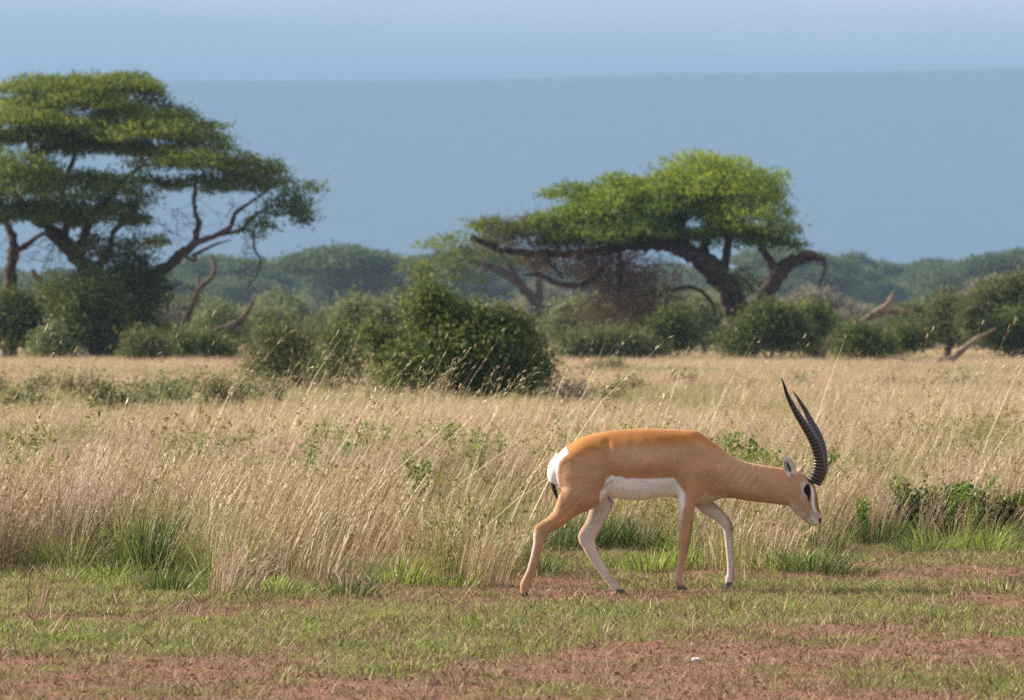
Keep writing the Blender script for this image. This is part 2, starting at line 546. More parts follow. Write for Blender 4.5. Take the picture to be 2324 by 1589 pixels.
def sdf_body(vox):
    lo = np.array([-0.93, -0.19, -0.03])
    hi = np.array([0.83, 0.19, 0.95])
    n = np.ceil((hi - lo) / vox).astype(int) + 1
    ax = [lo[k] + vox * np.arange(n[k]) for k in range(3)]
    D = np.full(n, 1.0, np.float32)
    yh = np.array([0, 1.0, 0])
    for nm, (c, k) in CH.items():
        part = np.full(n, 1.0, np.float32)
        if nm == 'trunk':               # upright cross-sections all along the back
            X = ax[0][:, None, None]
            xc = np.clip(X, c[0, 0], c[-1, 0])
            cz, ra, rl = (np.interp(xc, c[:, 0], c[:, q]) for q in (2, 3, 4))
            u = ax[2][None, None, :] - cz
            v = ax[1][None, :, None]
            w = X - xc
            # fuller towards the belly, narrower along the spine
            rl = rl * (1 - 0.16 * np.clip(u / ra, -1, 1))
            rw = rl * .8
            k0 = np.sqrt((u / ra) ** 2 + (v / rl) ** 2 + (w / rw) ** 2)
            k1 = np.sqrt((u / ra ** 2) ** 2 + (v / rl ** 2) ** 2 + (w / rw ** 2) ** 2) + 1e-6
            D = np.minimum(D, k0 * (k0 - 1) / k1).astype(np.float32)
            continue
        for i in range(len(c) - 1):
            a, b = c[i], c[i + 1]
            rm = max(a[3], a[4], b[3], b[4]) + 0.05
            p0 = np.minimum(a[:3], b[:3]) - rm
            p1 = np.maximum(a[:3], b[:3]) + rm
            i0 = np.maximum(((p0 - lo) / vox).astype(int), 0)
            i1 = np.minimum(((p1 - lo) / vox).astype(int) + 2, n)
            sl = tuple(slice(i0[q], i1[q]) for q in range(3))
            X = ax[0][sl[0]][:, None, None]
            Y = ax[1][sl[1]][None, :, None]
            Z = ax[2][sl[2]][None, None, :]
            d = b[:3] - a[:3]
            ln = np.linalg.norm(d)
            e = d / ln
            lat = yh - e * e[1]
            lat /= np.linalg.norm(lat)
            nn = np.cross(e, lat)
            qx, qy, qz = X - a[0], Y - a[1], Z - a[2]
            tt = qx * e[0] + qy * e[1] + qz * e[2]
            t = np.clip(tt / ln, 0, 1)
            ra = a[3] + t * (b[3] - a[3])
            rl = a[4] + t * (b[4] - a[4])
            w = tt - t * ln
            u = qx * nn[0] + qy * nn[1] + qz * nn[2]
            v = qx * lat[0] + qy * lat[1] + qz * lat[2]
            rw = np.minimum(ra, rl)
            k0 = np.sqrt((u / ra) ** 2 + (v / rl) ** 2 + (w / rw) ** 2)
            k1 = np.sqrt((u / ra ** 2) ** 2 + (v / rl ** 2) ** 2 + (w / rw ** 2) ** 2) + 1e-6
            f = k0 * (k0 - 1) / k1
            part[sl] = np.minimum(part[sl], f)
        h = np.clip(0.5 + 0.5 * (part - D) / k, 0, 1)
        D = (part * (1 - h) + D * h - k * h * (1 - h)).astype(np.float32)
    return D, lo, vox


def surface_nets(D, lo, vox):
    ins = D < 0
    nx, ny, nz = D.shape
    cnt = np.zeros((nx - 1, ny - 1, nz - 1), np.int8)
    for dx in (0, 1):
        for dy in (0, 1):
            for dz in (0, 1):
                cnt += ins[dx:nx - 1 + dx, dy:ny - 1 + dy, dz:nz - 1 + dz]
    act = (cnt > 0) & (cnt < 8)
    cells = np.argwhere(act)
    idx = np.full(act.shape, -1, np.int32)
    idx[act] = np.arange(len(cells))
    acc = np.zeros((len(cells), 3))
    num = np.zeros(len(cells))
    corners = [(a, b, c) for a in (0, 1) for b in (0, 1) for c in (0, 1)]
    for A in corners:
        for k in range(3):
            if A[k]:
                continue
            B = list(A)
            B[k] = 1
            da = D[cells[:, 0] + A[0], cells[:, 1] + A[1], cells[:, 2] + A[2]]
            db = D[cells[:, 0] + B[0], cells[:, 1] + B[1], cells[:, 2] + B[2]]
            m = (da < 0) != (db < 0)
            t = da[m] / (da[m] - db[m])
            p = cells[m] + np.array(A)
            p = p.astype(float)
            p[:, k] += t
            acc[m] += p
            num[m] += 1
    V = lo + vox * acc / num[:, None]
    quads = []
    for k in range(3):
        o1, o2 = (k + 1) % 3, (k + 2) % 3
        s0 = [slice(1, -1)] * 3
        s1 = [slice(1, -1)] * 3
        s0[k] = slice(0, D.shape[k] - 1)
        s1[k] = slice(1, D.shape[k])
        a = ins[tuple(s0)]
        b = ins[tuple(s1)]
        e = np.argwhere(a != b)
        off = np.array([1, 1, 1])
        off[k] = 0
        g = e + off
        flip = a[tuple(e.T)]

        def cid(d1, d2):
            q = g.copy()
            q[:, o1] -= d1
            q[:, o2] -= d2
            return idx[q[:, 0], q[:, 1], q[:, 2]]
        q = np.stack([cid(1, 1), cid(0, 1), cid(0, 0), cid(1, 0)], 1)
        q[~flip] = q[~flip][:, ::-1]
        quads.append(q)
    return V, np.vstack(quads)


def relax(V, Q, it, lam=0.5):
    E = np.vstack([Q[:, [0, 1]], Q[:, [1, 2]], Q[:, [2, 3]], Q[:, [3, 0]]])
    n = len(V)
    deg = np.bincount(E.ravel(), minlength=n)
    for q in range(it):
        for l in (lam, -lam * 1.04):
            S = np.zeros_like(V)
            for k in range(3):
                S[:, k] = np.bincount(E[:, 0], V[E[:, 1], k], n) + np.bincount(E[:, 1], V[E[:, 0], k], n)
            V = V + l * (S / deg[:, None] - V)
    return V


def vnormals(V, Q):
    fn = np.cross(V[Q[:, 2]] - V[Q[:, 0]], V[Q[:, 3]] - V[Q[:, 1]])
    N = np.zeros_like(V)
    for k in range(4):
        for a in range(3):
            N[:, a] += np.bincount(Q[:, k], fn[:, a], len(V))
    return N / (np.linalg.norm(N, axis=1)[:, None] + 1e-9)


def dpoly(u, v, pts, closed=True):
    """signed (closed, negative inside) or plain distance in px"""
    pts = np.asarray(pts, float)
    n = len(pts)
    d = np.full(u.shape, 1e9)
    inside = np.zeros(u.shape, bool)
    for i in range(n if closed else n - 1):
        a, b = pts[i], pts[(i + 1) % n]
        e = b - a
        t = np.clip(((u - a[0]) * e[0] + (v - a[1]) * e[1]) / (e @ e), 0, 1)
        d = np.minimum(d, np.hypot(u - a[0] - t * e[0], v - a[1] - t * e[1]))
        if closed:
            c = ((a[1] > v) != (b[1] > v))
            with np.errstate(divide='ignore', invalid='ignore'):
                xi = a[0] + (v - a[1]) * e[0] / (e[1] if e[1] else 1e-9)
            inside ^= c & (u < xi)
    return np.where(inside, -d, d) if closed else d


def coat(V, N):
    u = V[:, 0] * ZS + 1100
    v = 1475 - V[:, 2] * ZS
    y = V[:, 1]
    wob = (vnoise(u / 26, v / 26, 2) - .5) * 12 + (vnoise(u / 9, v / 9, 3) - .5) * 6
    C = np.tile(np.array([0.50, 0.270, 0.130]), (len(V), 1))

    def put(c, w):
        nonlocal C
        w = np.clip(w, 0, 1)[:, None]
        C = C * (1 - w) + np.array(c) * w
    soft = lambda d, s, o=0: 1 - sstep(-s, s, d + wob * .5 + o)
    WH = (0.80, 0.77, 0.72)
    put((0.54, 0.315, 0.185), sstep(1250, 1500, u) * 0.8)
    put((0.56, 0.315, 0.185), np.exp(-((v - 560 - wob) / 48) ** 2) * sstep(560, 700, u) * (1 - sstep(1060, 1150, u)) * .8)
    put((0.53, 0.305, 0.185), np.exp(-((u - 380) / 120) ** 2 - ((v - 740) / 130) ** 2) * .7)
    # saddle along the back
    line = np.interp(u, [250, 340, 450, 620, 800, 1050, 1150, 1250, 1330, 1450, 1600, 1850], [540, 575, 560, 505, 492, 500, 485, 480, 520, 600, 650, 690])
    put((0.46, 0.185, 0.042), (1 - sstep(-45, 40, v - line + wob)) * (1 - .75 * sstep(1250, 1500, u)))
    # darker band on the flank above the belly
    put((0.43, 0.200, 0.080), np.exp(-((v - 672 - wob) / 42) ** 2) * sstep(600, 680, u) * (1 - sstep(1040, 1130, u)) * .95)
    put((0.45, 0.205, 0.080), np.exp(-((u - 1290) / 80) ** 2 - ((v - 740) / 70) ** 2) * .5)
    put((0.45, 0.215, 0.090), soft(dpoly(u, v, [(620, 560), (600, 700), (560, 800), (480, 880)], False), 40, -25) * .45)
    # belly
    put(WH, soft(dpoly(u, v, [(585, 800), (622, 722), (655, 696), (760, 716), (900, 718), (1020, 710), (1065, 712), (1092, 748), (1118, 800), (1118, 1000), (560, 1000)]), 7)
        * (v < 1000) * ((np.abs(y) < .055) | (v < 875)))
    # underside of the chest and throat
    put((0.72, 0.62, 0.52), sstep(.55, .9, -N[:, 2]) * (v > 780) * (v < 905) * (u > 1080) * (u < 1420) * .8)
    put((0.68, 0.52, 0.40), soft(dpoly(u, v, [(1215, 850), (1290, 815), (1345, 850), (1300, 900), (1220, 890)]), 18) * .7)
    # rump patch with its dark edge
    rp = dpoly(u, v, [(368, 548), (350, 500), (280, 500), (200, 590), (210, 720), (280, 832), (310, 832), (302, 760), (294, 680), (310, 605)])
    put((0.17, 0.085, 0.045), soft(dpoly(u, v, [(352, 590), (318, 650), (318, 740), (328, 850), (322, 905)], False), 12, -11) * .62)
    put((0.84, 0.82, 0.79), soft(rp, 6))
    # legs: pale inner faces, brown stripe in front
    leg = sstep(850, 930, v)
    inner = sstep(0.05, 0.65, -np.sign(y) * N[:, 1])
    put((0.64, 0.57, 0.50), leg * inner * .92)
    put((0.50, 0.30, 0.17), leg * (1 - inner) * sstep(1020, 1150, v) * .35)
    nearf = (y < 0) & (u > 1000)
    put(WH, soft(dpoly(u, v, [(1080, 730), (1112, 770), (1138, 815), (1140, 880), (1124, 970), (1112, 1100), (1103, 1250), (1080, 1400), (1040, 1400), (1060, 960), (1040, 860)]), 12) * nearf * (.9 - .5 * sstep(900, 1050, v)))
    put((0.23, 0.105, 0.05), soft(dpoly(u, v, [(1190, 1000), (1178, 1110), (1158, 1210)], False), 14, -12) * nearf * .7)
    put(WH, soft(dpoly(u, v, [(120, 1070), (165, 1070), (150, 1180), (105, 1330), (20, 1450), (30, 1300)]), 18) * (y < 0) * .5)  # pale rear edge of hind cannon: part coat, part sunlit rim painted in
    farf = (y > 0) & (u > 1200) & (v > 860)
    put((0.33, 0.15, 0.07), soft(dpoly(u, v, [(1345, 880), (1415, 935), (1455, 1000), (1462, 1060)], False), 16, -18) * farf * .85)
    put((0.42, 0.20, 0.09), soft(dpoly(u, v, [(1468, 1080), (1472, 1200), (1480, 1300), (1470, 1400)], False), 12, -10) * farf * .8)
    farh = (y > 0) & (u < 800) & (v > 900)
    put((0.46, 0.27, 0.16), soft(dpoly(u, v, [(520, 960), (480, 1030), (440, 1100)], False), 14, -14) * farh * .7)
    put((0.50, 0.30, 0.18), soft(dpoly(u, v, [(640, 1350), (700, 1430), (750, 1470)], False), 22, -14) * farh * .8)
    put((0.22, 0.17, 0.14), soft(dpoly(u, v, [(640, 850), (660, 880)], False), 10, -12) * (np.abs(y) < .03) * .8)
    put((0.10, 0.06, 0.05), soft(dpoly(u, v, [(592, 790), (625, 755), (655, 735)], False), 7, -5) * (np.abs(y) > .08) * .6)
    # head
    hd = u > 1840
    put((0.74, 0.64, 0.55), np.clip(soft(dpoly(u, v, [(1830, 890), (1880, 945), (1950, 1005), (1990, 1030)], False), 30, -18), 0, 1) * hd * .75)
    put((0.40, 0.225, 0.13), np.exp(-((u - 1940) / 70) ** 2 - ((v - 705) / 30) ** 2) * hd * .7)
    put((0.80, 0.76, 0.72), np.exp(-(((u - 1934) / 26) ** 2 + ((v - 790) / 50) ** 2) ** 1.5) * hd * .62)
    put((0.36, 0.135, 0.035), sstep(0, 12, (u - np.interp(v, [740, 820, 900, 950], [1992, 2001, 2005, 2026]))) * (v > 735) * (v < 935) * hd)
    put((0.82, 0.79, 0.76), (1 - sstep(7, 12, dpoly(u, v, [(1984, 762), (1991, 820), (1991, 880), (2004, 938)], False))) * hd)
    put((0.52, 0.40, 0.31), (1 - sstep(40, 66, np.hypot(u - 2005, v - 985))) * hd * .8)
    put((0.82, 0.79, 0.76), (1 - sstep(14, 30, dpoly(u, v, [(1985, 995), (2010, 1016)], False))) * hd * .55)
    put((0.012, 0.010, 0.010), (1 - sstep(-3, 4, dpoly(u, v, [(1928, 785), (1946, 755), (1968, 757), (1976, 800), (1974, 842), (1965, 882), (1954, 838), (1932, 810)]))) * hd)
    put((0.012, 0.010, 0.010), (1 - sstep(-4, 5, dpoly(u, v, [(2026, 898), (2046, 915), (2062, 945), (2036, 944), (2024, 925)]))) * hd)
    put((0.015, 0.012, 0.012), (1 - sstep(.7, 1.1, np.hypot((u - 2044) / 15, (v - 999) / 18))) * hd)
    put((0.10, 0.06, 0.05), (1 - sstep(1, 5, dpoly(u, v, [(1964, 964), (1974, 985), (1992, 1008)], False))) * hd * .8)
    return C * np.where(C.min(1) > .45, .97, .88)[:, None]


def tube(pts, n, sides=10, yz=True, noise=0.0, seed=0, cap=True):
    """pts rows x,y,z,r"""
    c = catmull(pts, n)
    q = c[:, :3]
    r = np.maximum(c[:, 3], 0.0005)
    t = np.gradient(q, axis=0)
    t /= np.linalg.norm(t, axis=1)[:, None] + 1e-9
    up = np.array([0.13, 0.97, 0.21])
    a = np.cross(t, up)
    a /= np.linalg.norm(a, axis=1)[:, None] + 1e-9
    b = np.cross(t, a)
    th = np.linspace(0, 2 * np.pi, sides, endpoint=False)
    rr = r[:, None] * np.ones(sides)
    if noise:
        g = np.random.default_rng(seed)
        rr = rr * (1 + noise * (g.random(rr.shape) - .5))
    V = q[:, None, :] + rr[..., None] * (np.cos(th)[None, :, None] * a[:, None, :] + np.sin(th)[None, :, None] * b[:, None, :])
    V = V.reshape(-1, 3)
    i = np.arange(n * sides).reshape(n, sides)
    j = np.roll(i, -1, 1)
    Fq = np.stack([i[:-1].ravel(), i[1:].ravel(), j[1:].ravel(), j[:-1].ravel()], 1)
    return V, Fq


def join(parts):
    vs_, fs, o = [], [], 0
    for v, f in parts:
        vs_.append(v)
        fs.append(np.asarray(f) + o)
        o += len(v)
    return np.vstack(vs_), np.vstack(fs)


def coat_mat(name, fur=True, rough=0.88):
    m, nt, out = new_mat(name)
    L = nt.links.new
    a = nt.nodes.new('ShaderNodeAttribute')
    a.attribute_name = 'coat'
    tc = nt.nodes.new('ShaderNodeTexCoord')
    mp = nt.nodes.new('ShaderNodeMapping')
    mp.inputs['Scale'].default_value = (0.45, 1, 1.0)
    L(tc.outputs['Object'], mp.inputs[0])
    n = nt.nodes.new('ShaderNodeTexNoise')
    n.inputs['Scale'].default_value = 170
    n.inputs['Detail'].default_value = 5
    L(mp.outputs[0], n.inputs['Vector'])
    n2 = nt.nodes.new('ShaderNodeTexNoise')
    n2.inputs['Scale'].default_value = 14
    n2.inputs['Detail'].default_value = 4
    L(mp.outputs[0], n2.inputs['Vector'])
    ad = nt.nodes.new('ShaderNodeMath')
    ad.operation = 'ADD'
    L(n.outputs[0], ad.inputs[0])
    L(n2.outputs[0], ad.inputs[1])
    mr = nt.nodes.new('ShaderNodeMapRange')
    mr.inputs['From Min'].default_value = 0.6
    mr.inputs['From Max'].default_value = 1.4
    mr.inputs['To Min'].default_value = 0.70
    mr.inputs['To Max'].default_value = 1.26
    L(ad.outputs[0], mr.inputs['Value'])
    vm = nt.nodes.new('ShaderNodeVectorMath')
    vm.operation = 'SCALE'
    L(a.outputs['Color'], vm.inputs[0])
    L(mr.outputs[0], vm.inputs['Scale'])
    p = nt.nodes.new('ShaderNodeBsdfPrincipled')
    p.inputs['Roughness'].default_value = rough
    p.inputs['Specular IOR Level'].default_value = 0.25
    p.inputs['Sheen Weight'].default_value = 0.25 if fur else 0
    p.inputs['Sheen Roughness'].default_value = 0.4
    p.inputs['Sheen Tint'].default_value = (1, 0.9, 0.8, 1)
    L(vm.outputs[0], p.inputs['Base Color'])
    b = nt.nodes.new('ShaderNodeBump')
    b.inputs['Strength'].default_value = 0.2
    b.inputs['Distance'].default_value = 0.004
    L(n.outputs[0], b.inputs['Height'])
    L(b.outputs[0], p.inputs['Normal'])
    L(p.outputs[0], out.inputs[0])
    return m


def build_gazelle():
    g = thing('gazelle', 'tan and white male gazelle with long ringed horns walking with lowered head', 'gazelle', (GX, GY, 0))
    D, lo, vox = sdf_body(0.005)
    V, Q = surface_nets(D, lo, vox)
    V = relax(V, Q, 3)
    # shallow relief of ribs, shoulder edge and neck folds
    N = vnormals(V, Q)
    u = V[:, 0] * ZS + 1100
    v = 1475 - V[:, 2] * ZS
    side = np.abs(N[:, 1])
    rel = np.zeros(len(V))
    w = np.exp(-((v - 600) / 110) ** 2) * sstep(660, 760, u) * (1 - sstep(1000, 1090, u)) * side
    rel += 0.0020 * np.sin((u + 0.35 * (v - 600)) / 15.5) * w
    w = np.exp(-((v - 690 - (u - 1500) * .28) / 70) ** 2) * sstep(1380, 1450, u) * (1 - sstep(1580, 1700, u)) * side
    rel += 0.0032 * np.sin((u + 0.75 * (v - 690)) / 9.5) * w
    rel -= 0.010 * np.exp(-(dpoly(u, v, [(625, 480), (612, 600), (625, 690)], False) / 26) ** 2) * side
    rel -= 0.008 * np.exp(-(dpoly(u, v, [(1140, 480), (1110, 600), (1090, 700), (1110, 790)], False) / 20) ** 2) * side
    rel -= 0.007 * np.exp(-(dpoly(u, v, [(1300, 500), (1360, 620), (1340, 740), (1290, 800)], False) / 22) ** 2) * side
    rel -= 0.004 * np.exp(-(dpoly(u, v, [(470, 820), (400, 900), (300, 1000)], False) / 10) ** 2) * side
    rel -= 0.0035 * np.exp(-(dpoly(u, v, [(250, 1010), (200, 1090), (190, 1180)], False) / 8) ** 2) * side
    V = V + N * rel[:, None]
    N = vnormals(V, Q)
    me = mesh_np('body', V, Q, True)
    cattr(me, 'coat', coat(V, N))
    cm = coat_mat('gazelle coat')
    obj('body', me, cm, g)

    # horns
    hm, nt, out = new_mat('ringed horn')
    L = nt.links.new
    at = nt.nodes.new('ShaderNodeAttribute')
    at.attribute_name = 'ring'
    rp = ramp(nt, [(0.0, (0.012, 0.009, 0.007)), (0.6, (0.030, 0.022, 0.017)), (1.0, (0.085, 0.066, 0.05))])
    L(at.outputs['Fac'], rp.inputs[0])
    p = nt.nodes.new('ShaderNodeBsdfPrincipled')
    p.inputs['Roughness'].default_value = 0.38
    p.inputs['Specular IOR Level'].default_value = 0.6
    L(rp.outputs[0], p.inputs['Base Color'])
    L(p.outputs[0], out.inputs[0])

    def horn(st, ys):
        a = np.array(st, float)
        pts = np.stack([zx2m(a[:, 0]), np.interp(np.linspace(0, 1, len(a)), *ys), zy2m(a[:, 1]), a[:, 2] / ZS], 1)
        n, sides = 300, 20
        c = catmull(pts, n)
        q, r = c[:, :3], np.maximum(c[:, 3], .0006)
        s = np.concatenate([[0], np.cumsum(np.linalg.norm(np.diff(q, axis=0), axis=1))])
        L_ = s[-1]
        # rings crowd at the base and stop before the smooth tip
        f = s / L_
        phase = 27 * (1 - (1 - f) ** 1.25)
        saw = phase - np.floor(phase)
        ridge = np.where(saw < .72, saw / .72, (1 - saw) / .28)
        fade = 1 - sstep(.70, .80, f)
        t = np.gradient(q, axis=0)
        t /= np.linalg.norm(t, axis=1)[:, None]
        aa = np.cross(t, (0, 1.0, 0))
        aa /= np.linalg.norm(aa, axis=1)[:, None]
        bb = np.cross(t, aa)
        th = np.linspace(0, 2 * np.pi, sides, endpoint=False)
        amp = 0.10 * fade * (ridge - .5)
        rr = r[:, None] * (1 + amp[:, None] * (0.75 + 0.5 * np.cos(th)[None, :]))
        VV = q[:, None, :] + rr[..., None] * (np.cos(th)[None, :, None] * aa[:, None, :] + 0.86 * np.sin(th)[None, :, None] * bb[:, None, :])
        i = np.arange(n * sides).reshape(n, sides)
        j = np.roll(i, -1, 1)
        Fq = np.stack([i[:-1].ravel(), i[1:].ravel(), j[1:].ravel(), j[:-1].ravel()], 1)
        hme = mesh_np('horn', VV.reshape(-1, 3), Fq, True)
        fattr(hme, 'ring', np.repeat(ridge * fade, sides))
        obj('horn', hme, hm, g)
    horn([(1996, 748, 42), (2015, 705, 41), (2031, 655, 38), (2034, 600, 36), (2022, 540, 35), (1996, 470, 33), (1950, 390, 29), (1890, 300, 23), (1845, 220, 17), (1812, 150, 12), (1795, 95, 8), (1776, 48, 2)],
         ([0, .3, .7, 1], [-.024, -.042, -.10, -.125]))
    horn([(2010, 752, 40), (2040, 705, 38), (2060, 650, 35), (2065, 590, 31), (2060, 520, 29), (2040, 450, 27), (2011, 388, 24), (1978, 325, 20), (1947, 262, 15), (1911, 203, 10), (1868, 138, 2)],
         ([0, .3, .7, 1], [.024, .042, .10, .125]))

    # ears
    def ear(base, tip, yb, yt, face):
        b = np.array([zx2m(base[0]), yb, zy2m(base[1])])
        t = np.array([zx2m(tip[0]), yt, zy2m(tip[1])])
        axis = t - b
        Ln = np.linalg.norm(axis)
        e = axis / Ln
        fn = np.array(face, float)
        fn -= e * (fn @ e)
        fn /= np.linalg.norm(fn)
        sd = np.cross(e, fn)
        ns, nw = 22, 13
        S, W = np.meshgrid(np.linspace(0, 1, ns), np.linspace(-1, 1, nw), indexing='ij')
        width = 0.036 * np.interp(S, [0, .12, .35, .6, .85, 1], [.55, .75, 1.0, .9, .45, .03])
        cup = 0.022 * np.interp(S, [0, .3, .7, 1], [1.2, 1.0, .6, 0])
        res = []
        for sgn, off in ((1, .0), (-1, -.004)):
            pos = b + S[..., None] * axis + (W * width)[..., None] * sd + ((W ** 2 - 1) * cup + off)[..., None] * fn
            res.append(pos.reshape(-1, 3))
        i = np.arange(ns * nw).reshape(ns, nw)
        f1 = np.stack([i[:-1, :-1].ravel(), i[:-1, 1:].ravel(), i[1:, 1:].ravel(), i[1:, :-1].ravel()], 1)
        n0 = ns * nw
        rim = np.concatenate([i[:, 0], i[-1, 1:], i[:-1, -1][::-1]])
        fr = np.stack([rim[:-1], rim[1:], rim[1:] + n0, rim[:-1] + n0], 1)
        VV = np.vstack(res)
        FF = np.vstack([f1, f1[:, ::-1] + n0, fr])
        eme = mesh_np('ear', VV, FF, True)
        s, w_ = S.ravel(), W.ravel()
        inner = np.tile(np.array([.78, .72, .66]), (n0, 1))
        dk = np.exp(-((w_ - .12) / .3) ** 4) * sstep(.18, .35, s) * (1 - sstep(.6, .85, s))
        dk = np.maximum(dk, np.exp(-((w_ + .5) / .16) ** 2) * sstep(.3, .45, s) * (1 - sstep(.7, .9, s)))
        dk = np.maximum(dk, sstep(.82, .98, np.abs(w_)) * sstep(.3, .5, s) * .75)
        inner = inner * (1 - dk[:, None]) + np.array([.03, .025, .022]) * dk[:, None]
        outer = np.tile(np.array([.42, .25, .15]), (n0, 1))
        cattr(eme, 'coat', np.vstack([inner, outer]))
        obj('ear', eme, cm, g)
    ear((1872, 722), (1797, 562), -.050, -.088, (0.45, -1.0, 0.1))
    ear((1905, 700), (1944, 648), .048, .125, (0.8, 0.5, 0.1))

    # eyes
    em, nt, out = new_mat('dark eye')
    p = nt.nodes.new('ShaderNodeBsdfPrincipled')
    p.inputs['Base Color'].default_value = (0.008, 0.006, 0.005, 1)
    p.inputs['Roughness'].default_value = 0.052
    nt.links.new(p.outputs[0], out.inputs[0])
    for sgn in (-1, 1):
        bm = bmesh.new()
        bmesh.ops.create_uvsphere(bm, u_segments=18, v_segments=12, radius=0.0125)
        eme = bpy.data.meshes.new('eye')
        bm.to_mesh(eme)
        bm.free()
        for q in eme.polygons:
            q.use_smooth = True
        eo = obj('eye', eme, em, g)
        eo.location = (zx2m(1952), sgn * 0.0475, zy2m(790))
        eo.scale = (1.0, 0.7, 1.05)

    # hooves: two toes each
    fm, nt, out = new_mat('hoof')
    p = nt.nodes.new('ShaderNodeBsdfPrincipled')
    p.inputs['Base Color'].default_value = (0.085, 0.065, 0.050, 1)
    p.inputs['Roughness'].default_value = 0.55
    nt.links.new(p.outputs[0], out.inputs[0])

    def hoof(heel, toe, top, h, yc):
        """heel, toe: zx of the sole; top: zx,zy of the coronet centre; h: zy of the ground"""
        parts = []
        for s in (-1, 1):
            ring = []
            th = np.linspace(0, 2 * np.pi, 14, endpoint=False)
            for lv in np.linspace(0, 1, 5):
                cx = (heel + toe) / 2 * (1 - lv) + top[0] * lv
                cz = h * (1 - lv) + top[1] * lv
                rx = (toe - heel) / 2 * (1 - lv) + 24 * lv
                x = cx + rx * np.cos(th)
                wy = (0.0125 + 0.002 * lv) * np.sin(th) * (1 - 0.45 * np.clip(np.cos(th), 0, 1))
                z = cz + (0 if lv == 0 else -4 * np.sin(lv * 3.1) * np.cos(th))
                ring.append(np.stack([zx2m(x), yc + s * 0.0125 + wy, zy2m(z * np.ones_like(x))], 1))
            n = len(ring)
            Vv = np.vstack(ring + [ring[0].mean(0)[None], ring[-1].mean(0)[None]])
            i = np.arange(n * 14).reshape(n, 14)
            j = np.roll(i, -1, 1)
            ff = [np.stack([i[:-1].ravel(), j[:-1].ravel(), j[1:].ravel(), i[1:].ravel()], 1)]
            ff.append(np.stack([i[0], np.full(14, n * 14), np.full(14, n * 14), j[0]], 1))
            ff.append(np.stack([i[-1], j[-1], np.full(14, n * 14 + 1), np.full(14, n * 14 + 1)], 1))
            parts.append((Vv, np.vstack(ff)))
        V_, F_ = join(parts)
        F3 = np.vstack([F_[:, [0, 1, 2]], F_[:, [0, 2, 3]]])
        F3 = F3[(F3[:, 0] != F3[:, 1]) & (F3[:, 1] != F3[:, 2]) & (F3[:, 0] != F3[:, 2])]
        obj('hoof', mesh_np('hoof', V_, F3, True), fm, g)
    hoof(56, 106, (80, 1466), 1503, -.085)
    hoof(672, 762, (712, 1460), 1494, .085)
    hoof(1092, 1158, (1114, 1424), 1453, -.094)
    hoof(1412, 1480, (1440, 1414), 1458, .095)

    # tail
    tp = np.array([(305, 560, 20), (272, 620, 14), (262, 690, 12), (268, 760, 15), (284, 815, 14), (300, 862, 4)], float)
    pts = np.stack([zx2m(tp[:, 0]), np.full(len(tp), -.012), zy2m(tp[:, 1]), tp[:, 2] / ZS], 1)
    tv, tf = tube(pts, 40, 12, noise=.22, seed=3)
    tme = mesh_np('tail', tv, tf, True)
    vv = 1475 - tv[:, 2] * ZS
    k = sstep(640, 690, vv + (rng.random(len(vv)) - .5) * 25)[:, None]
    cattr(tme, 'coat', np.array([.80, .76, .71]) * (1 - k) + np.array([.035, .026, .022]) * k)
    obj('tail', tme, cm, g)


# ------------------------------------------------------------------ plants
def leaf_quads(p, L, W, up=0.3, g=rng, lean=(0, 0, 0)):
    n = len(p)
    d = g.normal(size=(n, 3))
    d /= np.linalg.norm(d, axis=1)[:, None]
    d = d + np.array([0, 0, up]) + np.array(lean)
    d /= np.linalg.norm(d, axis=1)[:, None]
    s = np.cross(d, g.normal(size=(n, 3)))
    s /= np.linalg.norm(s, axis=1)[:, None] + 1e-9
    L = (L * (0.6 + 0.8 * g.random(n)))[:, None]
    W = (W * (0.6 + 0.8 * g.random(n)))[:, None]
    v = np.stack([p, p + d * L * .45 + s * W * .5, p + d * L, p + d * L * .45 - s * W * .5], 1).reshape(-1, 3)
    return v, np.arange(4 * n).reshape(n, 4)


def foliage_mesh(name, cen, per, spread, L, W, up=0.3, vbias=None, zmin=None, g=rng):
    """cen: clump centres; a cloud of leaves round each"""
    n = len(cen)
    p = np.repeat(cen, per, 0) + g.normal(size=(n * per, 3)) * np.asarray(spread)
    cv = g.random(n) if vbias is None else vbias
    val = np.clip(np.repeat(cv, per) * .55 + g.random(n * per) * .45, 0, 1)
    if zmin is not None:
        k = p[:, 2] > zmin
        p, val = p[k], val[k]
    v, f = leaf_quads(p, L, W, up, g)
    me = mesh_np(name, v, f)
    fattr(me, 'v', np.repeat(val, 4))
    return me


def blob_points(n, c, r, g=rng, lo=.55):
    d = g.normal(size=(n, 3))
    d /= np.linalg.norm(d, axis=1)[:, None]
    d[:, 2] = np.where(d[:, 2] < -.5, -d[:, 2], d[:, 2])
    rad = lo + (1 - lo) * g.random(n) ** .6
    bump = 1 + .22 * np.sin(d[:, 0] * 5.1 + c[0]) * np.cos(d[:, 2] * 6.3 + c[2] * 3) + .12 * g.normal(size=n)
    return np.asarray(c) + d * np.asarray(r) * (rad * bump)[:, None]


